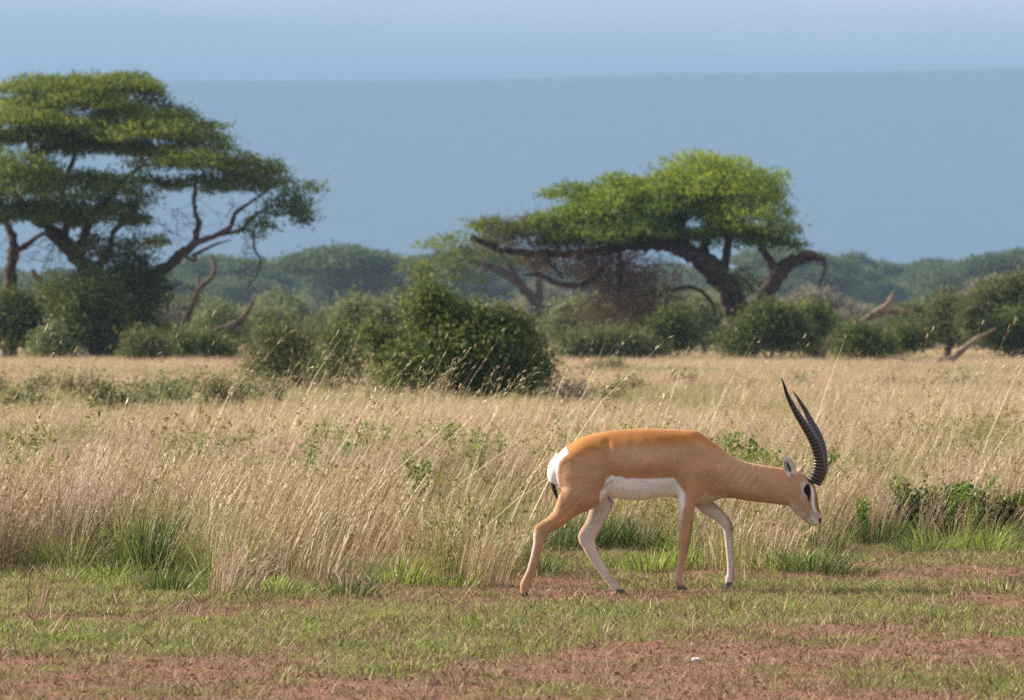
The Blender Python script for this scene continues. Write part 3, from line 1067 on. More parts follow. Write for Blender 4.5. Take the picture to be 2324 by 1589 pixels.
def make_shrub(name, label, cat, loc, blobs, mat, leaf=.07, clump=.16, dens=26, per=26, group=None, stems=6, stem_mat='bark', spiky=.25, seed=0, twigs=0, aspect=2.0):
    """blobs rows x,y,z,rx,ry,rz relative to the base, metres"""
    g = np.random.default_rng(seed + 100)
    t = thing(name, label, cat, loc, 0, group)
    cs = []
    for b in blobs:
        area = 4 * math.pi * ((b[3] * b[4] + b[3] * b[5] + b[4] * b[5]) / 3)
        cs.append(blob_points(max(8, int(area * dens)), b[:3], b[3:], g))
    cen = np.vstack(cs)
    me = foliage_mesh('foliage', cen, per, clump, leaf, leaf / aspect, spiky, zmin=0.01, g=g)
    tag(obj('foliage', me, M[mat], t), kind='stuff')
    top = max(b[2] + b[5] for b in blobs)
    for k in range(stems):
        b = blobs[k % len(blobs)]
        e = np.array(b[:3]) + g.normal(size=3) * np.array(b[3:]) * .35 + np.array([0, 0, b[5] * .35])
        r0 = max(.012, top * .016)
        pts = [(g.normal() * .08 * b[3], g.normal() * .08, -.04, r0), (e[0] * .35 + g.normal() * .08, e[1] * .35, e[2] * .45, r0 * .7), (*e, r0 * .2)]
        v, f = tube(pts, 8, 6, noise=.2, seed=k)
        obj('stem', mesh_np('stem', v, f, True), M[stem_mat], t)
    if twigs:
        parts = []
        for k in range(twigs):
            b = blobs[k % len(blobs)]
            d = g.normal(size=3)
            d[2] = abs(d[2]) * 1.1 + .25
            d /= np.linalg.norm(d)
            a = np.array(b[:3]) + d * np.array(b[3:]) * .45
            e = np.array(b[:3]) + d * np.array(b[3:]) * (1.0 + .35 * g.random())
            m_ = (a + e) / 2 + g.normal(size=3) * .06
            parts.append(tube([(*a, .011), (*m_, .008), (*e, .003)], 5, 4))
        v, f = join(parts)
        tw = obj('twigs', mesh_np('twigs', v, f), M['shrub_grey' if mat == 'shrub_grey' else 'bark'], t)
        fattr(tw.data, 'v', np.full(len(v), .4))
        tag(tw, kind='stuff')
    return t


def box_blobs(w, h, k=4, seed=0, depth=.8):
    """a few overlapping lobes filling a w x h outline, lobes smaller at the top"""
    g = np.random.default_rng(seed)
    out = [(0, 0, h * .42, w * .40, w * .40 * depth, h * .42)]
    for i in range(k):
        x = (g.random() - .5) * w * .75
        hz = h * (1 - .55 * (abs(x) / (w * .5)) ** 1.4) * (.75 + .25 * g.random())
        rz = hz * (.28 + .12 * g.random())
        out.append((x, (g.random() - .6) * w * .4 * depth, hz - rz * .9, w * (.15 + .09 * g.random()), w * .2 * depth, rz))
    return out


def px_shrub(name, label, cat, x0, x1, yt, yb, mat, d=None, seed=0, k=5, **kw):
    d = d or gdist(yb)
    s = F / d
    w = (x1 - x0) / s
    h = (max(yb, HOR + EYE * F / d) - yt) / s
    x = ((x0 + x1) / 2 - 1162) / s
    blobs = kw.pop('blobs', None) or box_blobs(w, h, k, seed)
    return make_shrub(name, label, cat, (x, d, float(gh(x, d))), blobs, mat, seed=seed, **kw)


class Tree:
    """branches and pads traced from a close-up of the photograph, at the tree's own distance"""

    def __init__(self, name, label, cx, cy, k, d, base, bark='bark', group=None):
        self.f = lambda zx, zy: (cx + zx * k, cy + zy * k)
        self.k = k
        self.d = d
        self.s = F / d
        bx, _ = self.f(*base)
        self.o = np.array([(bx - 1162) / F * d, d, 0.0])
        self.t = thing(name, label, 'tree', tuple(self.o), 0, group)
        self.bark = bark
        self.g = np.random.default_rng(int(d) + 3)

    def loc(self, zx, zy, dy=0.0):
        p = P(*self.f(zx, zy), self.d) - self.o
        p[1] += dy
        return p

    def branch(self, name, pts, dy=(0, 0), n=None, to_ground=False):
        m = len(pts)
        rows = []
        for i, (x, y, r) in enumerate(pts):
            yy = dy[0] + (dy[1] - dy[0]) * i / (m - 1)
            rows.append((*self.loc(x, y, yy), r * self.k / self.s))
        if to_ground:
            r0 = rows[0]
            rows.insert(0, (r0[0] - .05, r0[1], -.15, r0[3] * 1.35))
        v, f = tube(rows, n or 5 * m, 9, noise=.22, seed=m)
        v = v + .10 * rows[0][3] * self.g.normal(size=v.shape)
        return obj(name, mesh_np(name, v, f, True), M[self.bark], self.t)

    def twigs(self, starts, n=14, length=.9, down=-.1, r=.018, mat=None):
        parts = []
        for (x, y, dy) in starts:
            p = self.loc(x, y, dy)
            for i in range(n):
                d = self.g.normal(size=3)
                d[2] = d[2] * .8 + down
                d /= np.linalg.norm(d)
                L = length * (.5 + self.g.random())
                a = p + self.g.normal(size=3) * .25
                m_ = a + d * L * .5 + self.g.normal(size=3) * .12
                e = a + d * L + self.g.normal(size=3) * .15
                parts.append(tube([(*a, r), (*m_, r * .7), (*e, r * .3)], 6, 4))
        v, f = join(parts)
        o = obj('twigs', mesh_np('twigs', v, f), M[mat or self.bark], self.t)
        fattr(o.data, 'v', self.g.random(len(v)))
        return tag(o, kind='stuff')

    def pad(self, zx, zy, rx, ry, mat, dy=0.0, depth=.75, dens=36.0, per=13, leaf=.18, up=.75, vb=None, spread=(.22, .22, .07), name='foliage_pad', round_=False, wf=.30):
        g = self.g
        if name == 'creeper' or (round_ and per == 13):
            per, dens = 24, dens * 1.3
        c = self.loc(zx, zy, dy)
        a = rx * self.k / self.s
        h = ry * self.k / self.s * (1.0 if round_ else 1.12)
        b = max(a * depth, .5)
        n = max(10, int(math.pi * a * b * dens * (max(1.0, 1.6 * h / a) if round_ else 1.0)))
        th = g.random(n) * 2 * np.pi
        rr = np.sqrt(g.random(n))
        edge = 1 + .16 * np.sin(th * 3 + zx) + .10 * np.sin(th * 7 + zy)
        x, y = rr * np.cos(th) * edge, rr * np.sin(th) * edge
        dome = np.sqrt(np.clip(1 - np.minimum(rr, 1) ** 2.2, 0, 1))
        if round_:
            z = (g.random(n) * 2 - 1) * dome * h
        else:
            layer = g.random(n) ** .55
            z = -h * .75 + (dome * 1.6 * h) * layer
        z = z + (vnoise(x * a * 1.6 + 40, y * b * 1.6 + 40, int(abs(zx)) % 9) - .5) * h * .7
        cen = c + np.stack([x * a, y * b, z], 1)
        # gaps
        keep = vnoise(cen[:, 0] * 1.5 + 90, cen[:, 2] * 2.2 + cen[:, 1] + 60, 4) > .20
        cen = cen[keep]
        me = foliage_mesh(name, cen, per, spread, leaf, leaf * wf, up, g=g, vbias=None if vb is None else np.clip(vb + .22 * (g.random(len(cen)) - .5), 0, 1))
        return tag(obj(name, me, M[mat], self.t), kind='stuff')


def build_trees():
    # ---- large acacia on the left
    T = Tree('acacia_tree', 'large spreading acacia with layered flat crowns and creeper-covered trunk', 0, 141.8, .4463, 176, (500, 1480))
    T.branch('trunk', [(500, 1480, 75), (495, 1330, 60), (490, 1180, 52), (470, 1090, 46), (400, 1010, 40), (310, 910, 34), (220, 830, 24), (120, 740, 16), (40, 640, 9)], (0, 1.0), to_ground=True)
    T.branch('branch', [(480, 1130, 42), (600, 1125, 36), (740, 1100, 30), (850, 1040, 27), (920, 980, 27), (995, 920, 20), (1005, 860, 16), (1020, 820, 13), (1000, 760, 10), (995, 690, 8), (1010, 600, 5)], (0, -1.0))
    T.branch('branch', [(985, 925, 17), (1100, 885, 14), (1180, 840, 12), (1205, 775, 11), (1270, 725, 8), (1350, 670, 6), (1420, 610, 4)], (-1, -1.4))
    T.branch('branch', [(1120, 880, 10), (1230, 855, 9), (1285, 790, 7), (1330, 760, 5), (1420, 720, 3)], (-1.1, -.6))
    T.branch('branch', [(985, 985, 9), (1060, 950, 8), (1120, 925, 6), (1190, 908, 3)], (-1, -1.8))
    T.branch('branch', [(930, 975, 12), (1000, 1010, 7), (1010, 970, 5)], (-1, -1.5))
    T.branch('branch', [(1300, 870, 8), (1300, 930, 7), (1312, 970, 6), (1335, 1000, 6), (1325, 1060, 4), (1300, 1120, 2)], (-1, -1.5))
    T.branch('branch', [(390, 1010, 34), (420, 900, 24), (470, 800, 18), (560, 700, 13), (640, 600, 9), (760, 520, 6)], (.5, -1.5))
    T.branch('branch', [(470, 1080, 30), (560, 960, 20), (590, 860, 14), (680, 780, 10), (720, 690, 6)], (0, -1.8))
    T.branch('branch', [(310, 910, 26), (330, 780, 18), (300, 640, 14), (360, 480, 11), (420, 330, 8), (480, 200, 5)], (.7, 1.8))
    T.branch('branch', [(300, 640, 12), (200, 500, 9), (120, 380, 7), (60, 260, 5)], (1.2, 0))
    T.branch('branch', [(420, 330, 8), (620, 240, 8), (800, 260, 7), (940, 310, 6), (1080, 325, 3)], (1.5, 2.2))
    T.branch('branch', [(750, 1090, 13), (752, 1030, 11), (745, 975, 8)], (-.6, -.9))
    T.branch('branch', [(620, 1150, 10), (740, 1175, 10), (850, 1155, 8), (935, 1120, 3)], (-.5, -1.2))
    T.branch('trunk', [(25, 1480, 42), (28, 1250, 36), (32, 1080, 32), (48, 960, 26), (30, 850, 20), (-40, 760, 14), (-120, 660, 8)], (1.5, 1.5), to_ground=True)
    T.branch('branch', [(150, 1060, 14), (175, 1090, 12), (230, 1140, 9), (260, 1180, 5)], (1, .2))
    T.branch('branch', [(40, 960, 18), (110, 930, 14), (180, 880, 12), (250, 850, 10)], (1.5, 1.0))
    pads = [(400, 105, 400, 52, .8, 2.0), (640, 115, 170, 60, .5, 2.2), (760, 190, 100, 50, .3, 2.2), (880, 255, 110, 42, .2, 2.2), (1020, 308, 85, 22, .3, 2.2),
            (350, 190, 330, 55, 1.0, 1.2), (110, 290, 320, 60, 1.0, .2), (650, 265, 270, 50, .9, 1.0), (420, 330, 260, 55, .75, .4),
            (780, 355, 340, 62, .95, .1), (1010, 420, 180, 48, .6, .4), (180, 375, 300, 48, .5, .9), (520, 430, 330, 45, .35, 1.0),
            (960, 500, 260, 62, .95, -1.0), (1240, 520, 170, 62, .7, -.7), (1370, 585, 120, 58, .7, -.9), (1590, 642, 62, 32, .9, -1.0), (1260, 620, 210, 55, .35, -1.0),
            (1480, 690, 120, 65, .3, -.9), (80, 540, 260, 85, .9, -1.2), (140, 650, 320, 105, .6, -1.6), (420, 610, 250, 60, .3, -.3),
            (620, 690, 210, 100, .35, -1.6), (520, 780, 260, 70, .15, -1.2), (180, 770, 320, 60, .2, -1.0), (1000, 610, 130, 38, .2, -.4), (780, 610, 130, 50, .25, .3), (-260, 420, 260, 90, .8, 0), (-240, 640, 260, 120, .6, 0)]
    for (x, y, rx, ry, vb, dy) in pads:  # vb paints sunlit pads brighter and shaded layers darker
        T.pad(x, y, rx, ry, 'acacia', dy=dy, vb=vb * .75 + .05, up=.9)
    T.pad(1535, 775, 60, 62, 'acacia', dy=-1.0, vb=.2, round_=True, up=-.1, dens=16)
    T.pad(1310, 850, 80, 62, 'acacia', dy=-1.2, vb=.25, round_=True, up=-.2, dens=16)
    T.pad(1420, 760, 90, 45, 'acacia', dy=-1.0, vb=.3, round_=True, up=-.2, dens=11)
    T.pad(790, 920, 75, 26, 'shrub_yellow', dy=-1.0, vb=.1)
    # creepers over the trunk
    T.pad(560, 960, 210, 110, 'shrub_olive', dy=-.6, vb=.15, round_=True, up=-.3, dens=14, name='creeper')
    T.pad(680, 1180, 170, 210, 'shrub', dy=-.7, vb=.3, round_=True, up=-.3, dens=34, name='creeper', spread=(.16, .16, .22))
    T.pad(330, 1230, 120, 190, 'shrub_yellow', dy=-1.3, vb=.15, round_=True, up=-.3, dens=30, name='creeper', spread=(.13, .13, .26))
    T.pad(440, 1190, 70, 160, 'shrub_olive', dy=-1.0, vb=.3, round_=True, up=-.3, dens=30, name='creeper', spread=(.13, .13, .26))
    T.twigs([(1000, 800, -1), (960, 760, -1), (1180, 760, -1.2), (1260, 900, -1.3), (1310, 1000, -1.3), (880, 850, -1), (1290, 1080, -1.4)], 10, .8, -.15, .013)
    T.twigs([(330, 880, .3), (480, 900, 0), (620, 900, -.8), (700, 850, -1), (250, 950, .6), (100, 950, 1), (540, 1050, -.5)], 16, 1.0, -.4, .014)

    T.pad(520, 1400, 130, 120, 'shrub', dy=-1.2, vb=.3, round_=True, up=-.1, dens=24, name='creeper')

    # ---- wind-swept acacia on the right
    T = Tree('acacia_tree', 'domed wind-swept acacia leaning over a tangle of dry vines', 794.3, 312.1, .4883, 180, (1830, 850))
    T.branch('trunk', [(1815, 860, 70), (1805, 800, 62), (1745, 690, 55), (1660, 590, 47), (1560, 522, 40), (1430, 492, 32), (1280, 508, 24), (1100, 540, 18), (900, 545, 14), (750, 530, 11), (640, 500, 9), (575, 468, 4)], (0, -1.5), to_ground=True)
    T.branch('branch', [(1860, 850, 50), (1900, 780, 46), (1955, 690, 40), (2000, 625, 38), (2030, 590, 34), (2080, 570, 26), (2130, 548, 26), (2180, 556, 18), (2215, 570, 8)], (0, .6))
    T.branch('branch', [(1985, 640, 26), (1955, 575, 20), (1915, 510, 15), (1885, 470, 11), (1850, 420, 8)], (.3, .6))
    T.branch('branch', [(2205, 565, 9), (2212, 610, 7), (2195, 660, 6), (2185, 700, 3)], (.6, .6))
    T.branch('branch', [(1565, 530, 32), (1530, 440, 24), (1560, 350, 18), (1650, 260, 13), (1700, 180, 8)], (-.4, .3))
    T.branch('branch', [(1720, 660, 30), (1745, 560, 22), (1760, 470, 16), (1810, 400, 11), (1860, 340, 7)], (0, -1.0))
    T.branch('branch', [(1640, 580, 30), (1660, 470, 20), (1720, 380, 15), (1790, 280, 10), (1850, 220, 6)], (.2, 1.2))
    T.branch('branch', [(1430, 500, 20), (1330, 430, 15), (1220, 370, 11), (1100, 300, 8), (1000, 260, 5)], (-.6, .4))
    T.branch('branch', [(1280, 510, 14), (1180, 460, 11), (1050, 430, 8), (900, 420, 5)], (-.8, -1.2))
    T.branch('branch', [(1060, 690, 12), (960, 680, 13), (880, 640, 10), (800, 640, 6)], (-1.0, -1.4))
    T.branch('branch', [(1180, 600, 11), (1130, 660, 13), (1060, 690, 12)], (-.9, -1.0))
    T.branch('branch', [(1240, 480, 10), (1250, 560, 11), (1255, 650, 9), (1240, 740, 6)], (-.9, -.9))
    T.branch('branch', [(1490, 715, 8), (1560, 695, 10), (1630, 715, 10), (1680, 770, 9), (1700, 820, 6)], (-.6, -.3))
    T.branch('branch', [(900, 560, 9), (950, 610, 7), (990, 660, 5)], (-1.2, -1.2))
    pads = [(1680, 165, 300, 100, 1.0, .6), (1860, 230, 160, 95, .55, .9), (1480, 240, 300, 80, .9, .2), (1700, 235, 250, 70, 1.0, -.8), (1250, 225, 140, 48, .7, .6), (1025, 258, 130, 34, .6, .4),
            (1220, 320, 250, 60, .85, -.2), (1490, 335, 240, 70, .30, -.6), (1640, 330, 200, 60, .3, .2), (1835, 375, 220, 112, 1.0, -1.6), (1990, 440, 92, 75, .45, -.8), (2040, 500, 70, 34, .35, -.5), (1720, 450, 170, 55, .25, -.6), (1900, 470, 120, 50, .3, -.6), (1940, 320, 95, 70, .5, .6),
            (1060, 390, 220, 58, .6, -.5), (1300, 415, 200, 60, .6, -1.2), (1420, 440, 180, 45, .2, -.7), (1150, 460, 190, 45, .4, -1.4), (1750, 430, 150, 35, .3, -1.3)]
    for (x, y, rx, ry, vb, dy) in pads:  # leaf tone per pad carries the lit lobes and shaded undersides
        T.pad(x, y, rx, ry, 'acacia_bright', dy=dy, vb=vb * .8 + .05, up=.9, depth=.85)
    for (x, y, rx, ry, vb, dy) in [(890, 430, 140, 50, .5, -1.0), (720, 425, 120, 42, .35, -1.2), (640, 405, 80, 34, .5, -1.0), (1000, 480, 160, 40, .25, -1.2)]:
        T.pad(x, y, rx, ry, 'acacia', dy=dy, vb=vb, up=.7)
    for (x, y, rx, ry, vb) in [(780, 440, 160, 40, .3), (1050, 545, 260, 45, .2), (1240, 600, 260, 75, .15), (1330, 700, 210, 90, .2), (1250, 790, 210, 95, .55), (1430, 800, 120, 130, .25), (1020, 600, 120, 40, .3)]:
        T.pad(x, y, rx, ry, 'dead_vine', dy=-1.0, vb=vb, round_=True, up=-.5, dens=14, per=14, leaf=.42, wf=.07, name='dry_vines', spread=(.25, .25, .28))
    T.twigs([(1100, 580, -1), (1250, 640, -1), (1350, 640, -1), (1400, 720, -1), (1250, 760, -1.2), (950, 560, -1.3), (760, 500, -1.2), (1200, 700, -1.1), (640, 470, -1.2)], 16, 1.1, -.5, .016, 'dead_vine')
    T.pad(1800, 650, 90, 90, 'shrub_olive', dy=-.9, vb=.2, round_=True, up=-.3, dens=12, name='creeper')

    # ---- further acacia behind it
    T = Tree('acacia_tree', 'bluish acacia with forked bare trunk behind the big bush', 794.3, 312.1, .4883, 290, (890, 880), bark='bark_far')
    T.branch('trunk', [(895, 900, 30), (885, 830, 28), (860, 770, 26), (800, 690, 22), (720, 630, 18), (620, 590, 12), (560, 575, 8)], (0, 0), to_ground=True)
    T.branch('branch', [(868, 785, 20), (880, 710, 18), (870, 640, 14), (830, 560, 9)], (0, 0))
    T.branch('branch', [(800, 690, 12), (760, 620, 10), (700, 540, 7)], (0, .5))
    for (x, y, rx, ry, vb) in [(585, 400, 65, 38, .7), (480, 490, 170, 50, .7), (300, 590, 85, 50, .8), (430, 590, 130, 50, .5), (560, 560, 150, 50, .5), (680, 500, 150, 45, .5), (820, 560, 160, 45, .3), (360, 640, 110, 45, .4), (540, 640, 90, 40, .3)]:
        T.pad(x, y, rx, ry, 'acacia', dy=0, vb=vb, leaf=.3, dens=5, up=.6)


def build_fallen_wood():
    def wood(name, label, cx, cy, k, d, limbs, base, mat='dead_wood'):
        bx = cx + base[0] * k
        o = np.array([(bx - 1162) / F * d, d, 0.0])
        t = thing(name, label, 'dead wood', tuple(o))
        for i, (pts, dy) in enumerate(limbs):
            rows = []
            for j, (x, y, r) in enumerate(pts):
                p = P(cx + x * k, cy + y * k, d) - o
                p[1] += dy * j / (len(pts) - 1)
                rows.append((p[0], p[1], p[2], r * k / F * d))
            v, f = tube(rows, 6 * len(rows), 9, noise=.25, seed=i)
            obj('trunk' if i == 0 else 'branch', mesh_np('limb', v, f, True), M[mat], t)
    k3, k5 = .4463, 1 / (2322 / 1096) / 1.7625
    o5 = (3000 / 1.7625, 900 / 1.7625)
    wood('dead_branch', 'bare forked dead branch rising beside the creeper-covered trunk', 0, 141.8, k3, 170,
         [([(915, 1460, 20), (930, 1340, 17), (980, 1230, 15), (1015, 1150, 14), (1075, 1095, 12), (1092, 1040, 10), (1085, 980, 7)], 0), ([(1012, 1150, 10), (1008, 1110, 8), (1012, 1075, 5)], .2), ([(1000, 1160, 8), (960, 1140, 6), (925, 1150, 4)], -.2)], (915, 1460), 'dark_wood')
    wood('fallen_branch', 'curved fallen branch propped on the scrub under the acacia', 0, 141.8, k3, 166,
         [([(960, 1430, 26), (1030, 1395, 24), (1110, 1365, 22), (1190, 1335, 20), (1235, 1300, 16), (1275, 1240, 11), (1295, 1190, 5)], 0), ([(1205, 1330, 12), (1230, 1375, 9), (1260, 1410, 5)], -.4), ([(1060, 1400, 22), (1130, 1425, 18), (1170, 1470, 14)], -.6)], (960, 1470), 'dark_wood')
    wood('broken_tree', 'pale broken tree trunk slanting up out of dark bushes', *o5, k5, 168,
         [([(560, 1200, 50), (650, 1010, 44), (760, 935, 38), (870, 870, 34), (990, 800, 32), (1090, 730, 30), (1160, 680, 26), (1200, 620, 22), (1220, 560, 10)], 0), ([(1070, 770, 26), (1150, 745, 24), (1230, 735, 20), (1310, 735, 15), (1385, 715, 8)], .5), ([(900, 850, 14), (880, 790, 12), (830, 745, 6)], .3)], (700, 1150))
    wood('fallen_log', 'dead log lying in the grass with one raised end', *o5, k5, 158,
         [([(1280, 1165, 14), (1380, 1160, 18), (1480, 1170, 20), (1580, 1165, 26), (1680, 1160, 32), (1750, 1100, 30), (1850, 1020, 27), (1930, 960, 22), (2010, 920, 15), (2090, 870, 6)], 0), ([(1590, 1165, 22), (1640, 1120, 20), (1660, 1150, 16)], -.3), ([(1360, 1165, 10), (1250, 1120, 8), (1180, 1105, 4)], .2)], (1600, 1190))


def build_shrubs():
    # large leafy bush in the middle of the plain
    d = 86.0
    s = F / d
    q = lambda px, py, rx, ry, dy=0: ((px - 1040) / s, dy, EYE - (py - HOR) / s, rx / s, rx / s * .8, ry / s)
    make_shrub('leafy_bush', 'large dark green glossy bush standing tallest on the open plain', 'bush', ((1040 - 1162) / s, d, 0),
               [q(985, 710, 55, 65, .1), q(1000, 770, 85, 90, .2), q(1090, 770, 90, 75), q(1170, 790, 60, 80, .1), q(1040, 860, 130, 85), q(1170, 870, 85, 70), q(960, 860, 90, 80), q(1215, 850, 35, 60, .2), q(1130, 840, 90, 80, -.5), q(1020, 830, 80, 80, -.5)],
               'shrub', leaf=.075, clump=.12, dens=34, per=24, stems=9, seed=1, twigs=40, aspect=1.6)
    d = 90.0
    s = F / d
    q = lambda px, py, rx, ry, dy=0: ((px - 880) / s, dy, EYE - (py - HOR) / s, rx / s, rx / s * .8, ry / s)
    make_shrub('leafy_bush', 'lower rounded bush leaning against the tallest dark bush', 'bush', ((880 - 1162) / s, d, 0),
               [q(870, 780, 42, 45), q(890, 830, 50, 50), q(845, 770, 22, 28), q(900, 870, 50, 45)], 'shrub', leaf=.075, clump=.12, dens=30, per=24, stems=5, seed=2, twigs=14, aspect=1.6)
    d = 100.0
    s = F / d
    q = lambda px, py, rx, ry, dy=0: ((px - 690) / s, dy, EYE - (py - HOR) / s, rx / s, rx / s * .8, ry / s)
    make_shrub('olive_bush', 'broad olive and brown bush on the plain beside the dark bush', 'bush', ((690 - 1162) / s, d, 0),
               [q(620, 800, 60, 50), q(680, 810, 60, 55), q(590, 850, 50, 45), q(660, 850, 90, 50), q(650, 770, 30, 28)], 'shrub_olive', leaf=.07, clump=.15, dens=28, per=24, stems=6, seed=3, twigs=40)
    d = 97.0
    s = F / d
    q = lambda px, py, rx, ry, dy=0: ((px - 770) / s, dy, EYE - (py - HOR) / s, rx / s, rx / s * .8, ry / s)
    make_shrub('leafy_bush', 'dark green bush between the olive bush and the tallest bush', 'bush', ((770 - 1162) / s, d, 0),
               [q(765, 810, 45, 55), q(800, 840, 35, 45), q(740, 850, 40, 45), q(760, 770, 22, 28)], 'shrub', leaf=.07, clump=.13, dens=30, per=22, stems=5, seed=4, twigs=14)
    px_shrub('twiggy_shrub', 'low grey twiggy shrub at the foot of the tallest bush', 'shrub', 1235, 1345, 860, 948, 'shrub_grey', seed=5, twigs=60, dens=22, per=14, leaf=.06, stems=6)
    # under and around the left acacia
    px_shrub('dark_bush', 'dark bush under the acacia beside its second stem', 'bush', -60, 112, 650, 818, 'shrub', d=174, seed=6, leaf=.14, clump=.22, dens=12)
    px_shrub('leafy_bush', 'light green bush at the foot of the creeper-covered trunk', 'bush', 60, 175, 745, 820, 'shrub_pale', d=172, seed=7, leaf=.13, clump=.2, dens=14)
    px_shrub('dark_bush', 'dark shaded bush filling the gap beneath the low acacia limb', 'bush', 215, 400, 690, 822, 'shrub', d=177, seed=8, leaf=.14, clump=.22, dens=13)
    px_shrub('dark_bush', 'tall dark creeper-choked bush hugging the trunk of the layered acacia', 'bush', 120, 300, 610, 822, 'shrub', d=173, seed=27, leaf=.14, clump=.22, dens=12, k=8)
    px_shrub('grey_bush', 'rounded grey green bush in front of the shaded acacia trunk', 'bush', 262, 385, 748, 838, 'shrub_olive', d=160, seed=9, leaf=.12, clump=.18, dens=15, twigs=20)
    px_shrub('dark_bush', 'low dark scrub under the fallen branch', 'bush', 370, 530, 745, 836, 'shrub', d=163, seed=10, leaf=.12, clump=.2, dens=13, twigs=16)
    px_shrub('round_bush', 'bright round green bush behind the bare forked branch', 'bush', 440, 560, 684, 775, 'shrub_pale', d=235, seed=11, leaf=.2, clump=.3, dens=8)
    px_shrub('pale_bush', 'pale green bush behind the fallen branch', 'bush', 555, 690, 705, 785, 'shrub_pale', d=240, seed=12, leaf=.2, clump=.3, dens=8)
    px_shrub('pale_bush', 'tall pale yellowish bush behind the lower rounded bush', 'bush', 752, 885, 676, 790, 'shrub_pale', d=220, seed=13, leaf=.2, clump=.3, dens=8)
    px_shrub('leafy_bush', 'green bush just behind the tallest dark bush', 'bush', 820, 910, 700, 790, 'shrub_olive', d=180, seed=14, leaf=.15, clump=.22, dens=11)
    # under the right acacia
    px_shrub('low_bush', 'low spreading green bush in front of the dry vines', 'bush', 1255, 1500, 752, 832, 'shrub_olive', d=170, seed=15, leaf=.13, clump=.2, dens=14, k=7)
    px_shrub('pale_bush', 'pale bush behind the dry hanging vines', 'bush', 1245, 1400, 668, 790, 'shrub_pale', d=215, seed=16, leaf=.18, clump=.28, dens=9)
    px_shrub('pale_bush', 'pale bush seen under the arch of the leaning trunk', 'bush', 1540, 1660, 655, 790, 'shrub_pale', d=225, seed=17, leaf=.18, clump=.28, dens=9)
    px_shrub('dark_bush', 'dark bush under the arch of the leaning acacia', 'bush', 1470, 1600, 700, 830, 'shrub', d=176, seed=18, leaf=.13, clump=.2, dens=12)
    px_shrub('dark_bush', 'large dark bush hiding the foot of the leaning acacia', 'bush', 1640, 1850, 692, 836, 'shrub', d=168, seed=19, leaf=.13, clump=.2, dens=14, k=7)
    px_shrub('round_bush', 'round dark bush with yellowish top beside the leaning acacia', 'bush', 1800, 1905, 682, 836, 'shrub', d=172, seed=20, leaf=.13, clump=.2, dens=14)
    px_shrub('yellow_bush', 'small yellow green bush against the round dark bush', 'bush', 1795, 1870, 690, 836, 'shrub_yellow', d=175, seed=21, leaf=.13, clump=.2, dens=13)
    px_shrub('dark_bush', 'dark thorny bush below the pale broken trunk', 'bush', 1870, 2025, 735, 838, 'shrub', d=163, seed=22, leaf=.12, clump=.18, dens=15, twigs=30, k=6)
    px_shrub('dark_bush', 'small dark bush behind the lying log', 'bush', 2010, 2100, 740, 812, 'shrub', d=190, seed=23, leaf=.14, clump=.22, dens=12)
    px_shrub('olive_bush', 'brownish olive bush beside the big green bush at the log', 'bush', 2095, 2205, 662, 792, 'shrub_olive', d=190, seed=24, leaf=.15, clump=.22, dens=12, twigs=24)
    px_shrub('leafy_bush', 'big green bush behind the raised end of the log', 'bush', 2175, 2420, 615, 808, 'shrub_olive', d=184, seed=25, leaf=.15, clump=.22, dens=14, k=8)
    px_shrub('dark_bush', 'dark bush under the raised end of the log', 'bush', 2230, 2400, 700, 815, 'shrub', d=176, seed=26, leaf=.14, clump=.22, dens=12)
    # low scrub out on the plain
    rows = [(10, 105, 890, 958), (120, 235, 866, 925), (200, 300, 895, 962), (290, 400, 872, 935), (395, 500, 858, 915), (430, 560, 885, 960), (540, 640, 880, 940), (-80, 20, 870, 930), (60, 150, 872, 915), (330, 440, 890, 952),
            (1950, 2060, 868, 906), (2050, 2130, 872, 910), (2120, 2215, 864, 905), (1400, 1470, 868, 900), (1520, 1600, 862, 890), (1640, 1720, 880, 910), (2230, 2330, 880, 915), (1360, 1420, 895, 930), (1780, 1850, 872, 900), (1330, 1440, 826, 858)]
    for i, (x0, x1, yt, yb) in enumerate(rows):
        band = x1 < 700
        lab = 'low dusty scrub in the band beside the broad olive bush' if band else 'low green scrub dotted over the pale grass between the tallest bush and the log'
        grp = 'band of low scrub beside the olive bush' if band else 'low scrub dotted over the open plain'
        px_shrub('low_scrub', lab, 'shrub', x0 - 12, x1 + 12, yt - (22 if x1 < 700 else 8), yb, ['shrub_pale', 'scrub', 'shrub_olive'][i % 3], seed=40 + i, leaf=.06, clump=.13, dens=24, per=14, stems=3, twigs=30, group=grp, k=4)
    # grey scrub far off
    g = np.random.default_rng(77)
    protos = []
    for i, (mat, nm) in enumerate([('shrub_grey', 'grey_thicket'), ('shrub_olive', 'olive_thicket'), ('shrub_pale', 'pale_thicket')]):
        lb = ['distant grey brown leafless thicket below the tree line', 'distant olive thicket below the tree line', 'distant pale green thicket below the tree line'][i]
        gp = ['grey thickets far off', 'olive thickets far off', 'pale thickets far off'][i]
        w = 7.0
        protos.append((nm, lb, gp, mat, w))
    made = {}
    for k in range(66):
        i = int(g.choice([0, 0, 1, 2, 1]))
        d = 255 + 330 * g.random() ** 1.1
        px = -150 + 2620 * (k + g.random()) / 66
        x = (px - 1162) / F * d
        sc = (.55 + .45 * g.random()) * (1 + .35 * (d > 400))
        if i not in made:
            nm, lb, gp, mat, w = protos[i]
            made[i] = make_shrub(nm, lb, 'thicket', (x, d, 0), box_blobs(w, 3.3, 6, 60 + i), mat, leaf=.30, clump=.38, dens=5, per=16, stems=4, seed=60 + i, group=gp, twigs=40 if i == 0 else 0)
            made[i].scale = (sc,) * 3
        else:
            dup(made[i], (x, d, 0), g.random() * 6.28, (sc * (.85 + .3 * g.random()), sc, sc * (.8 + .3 * g.random())))


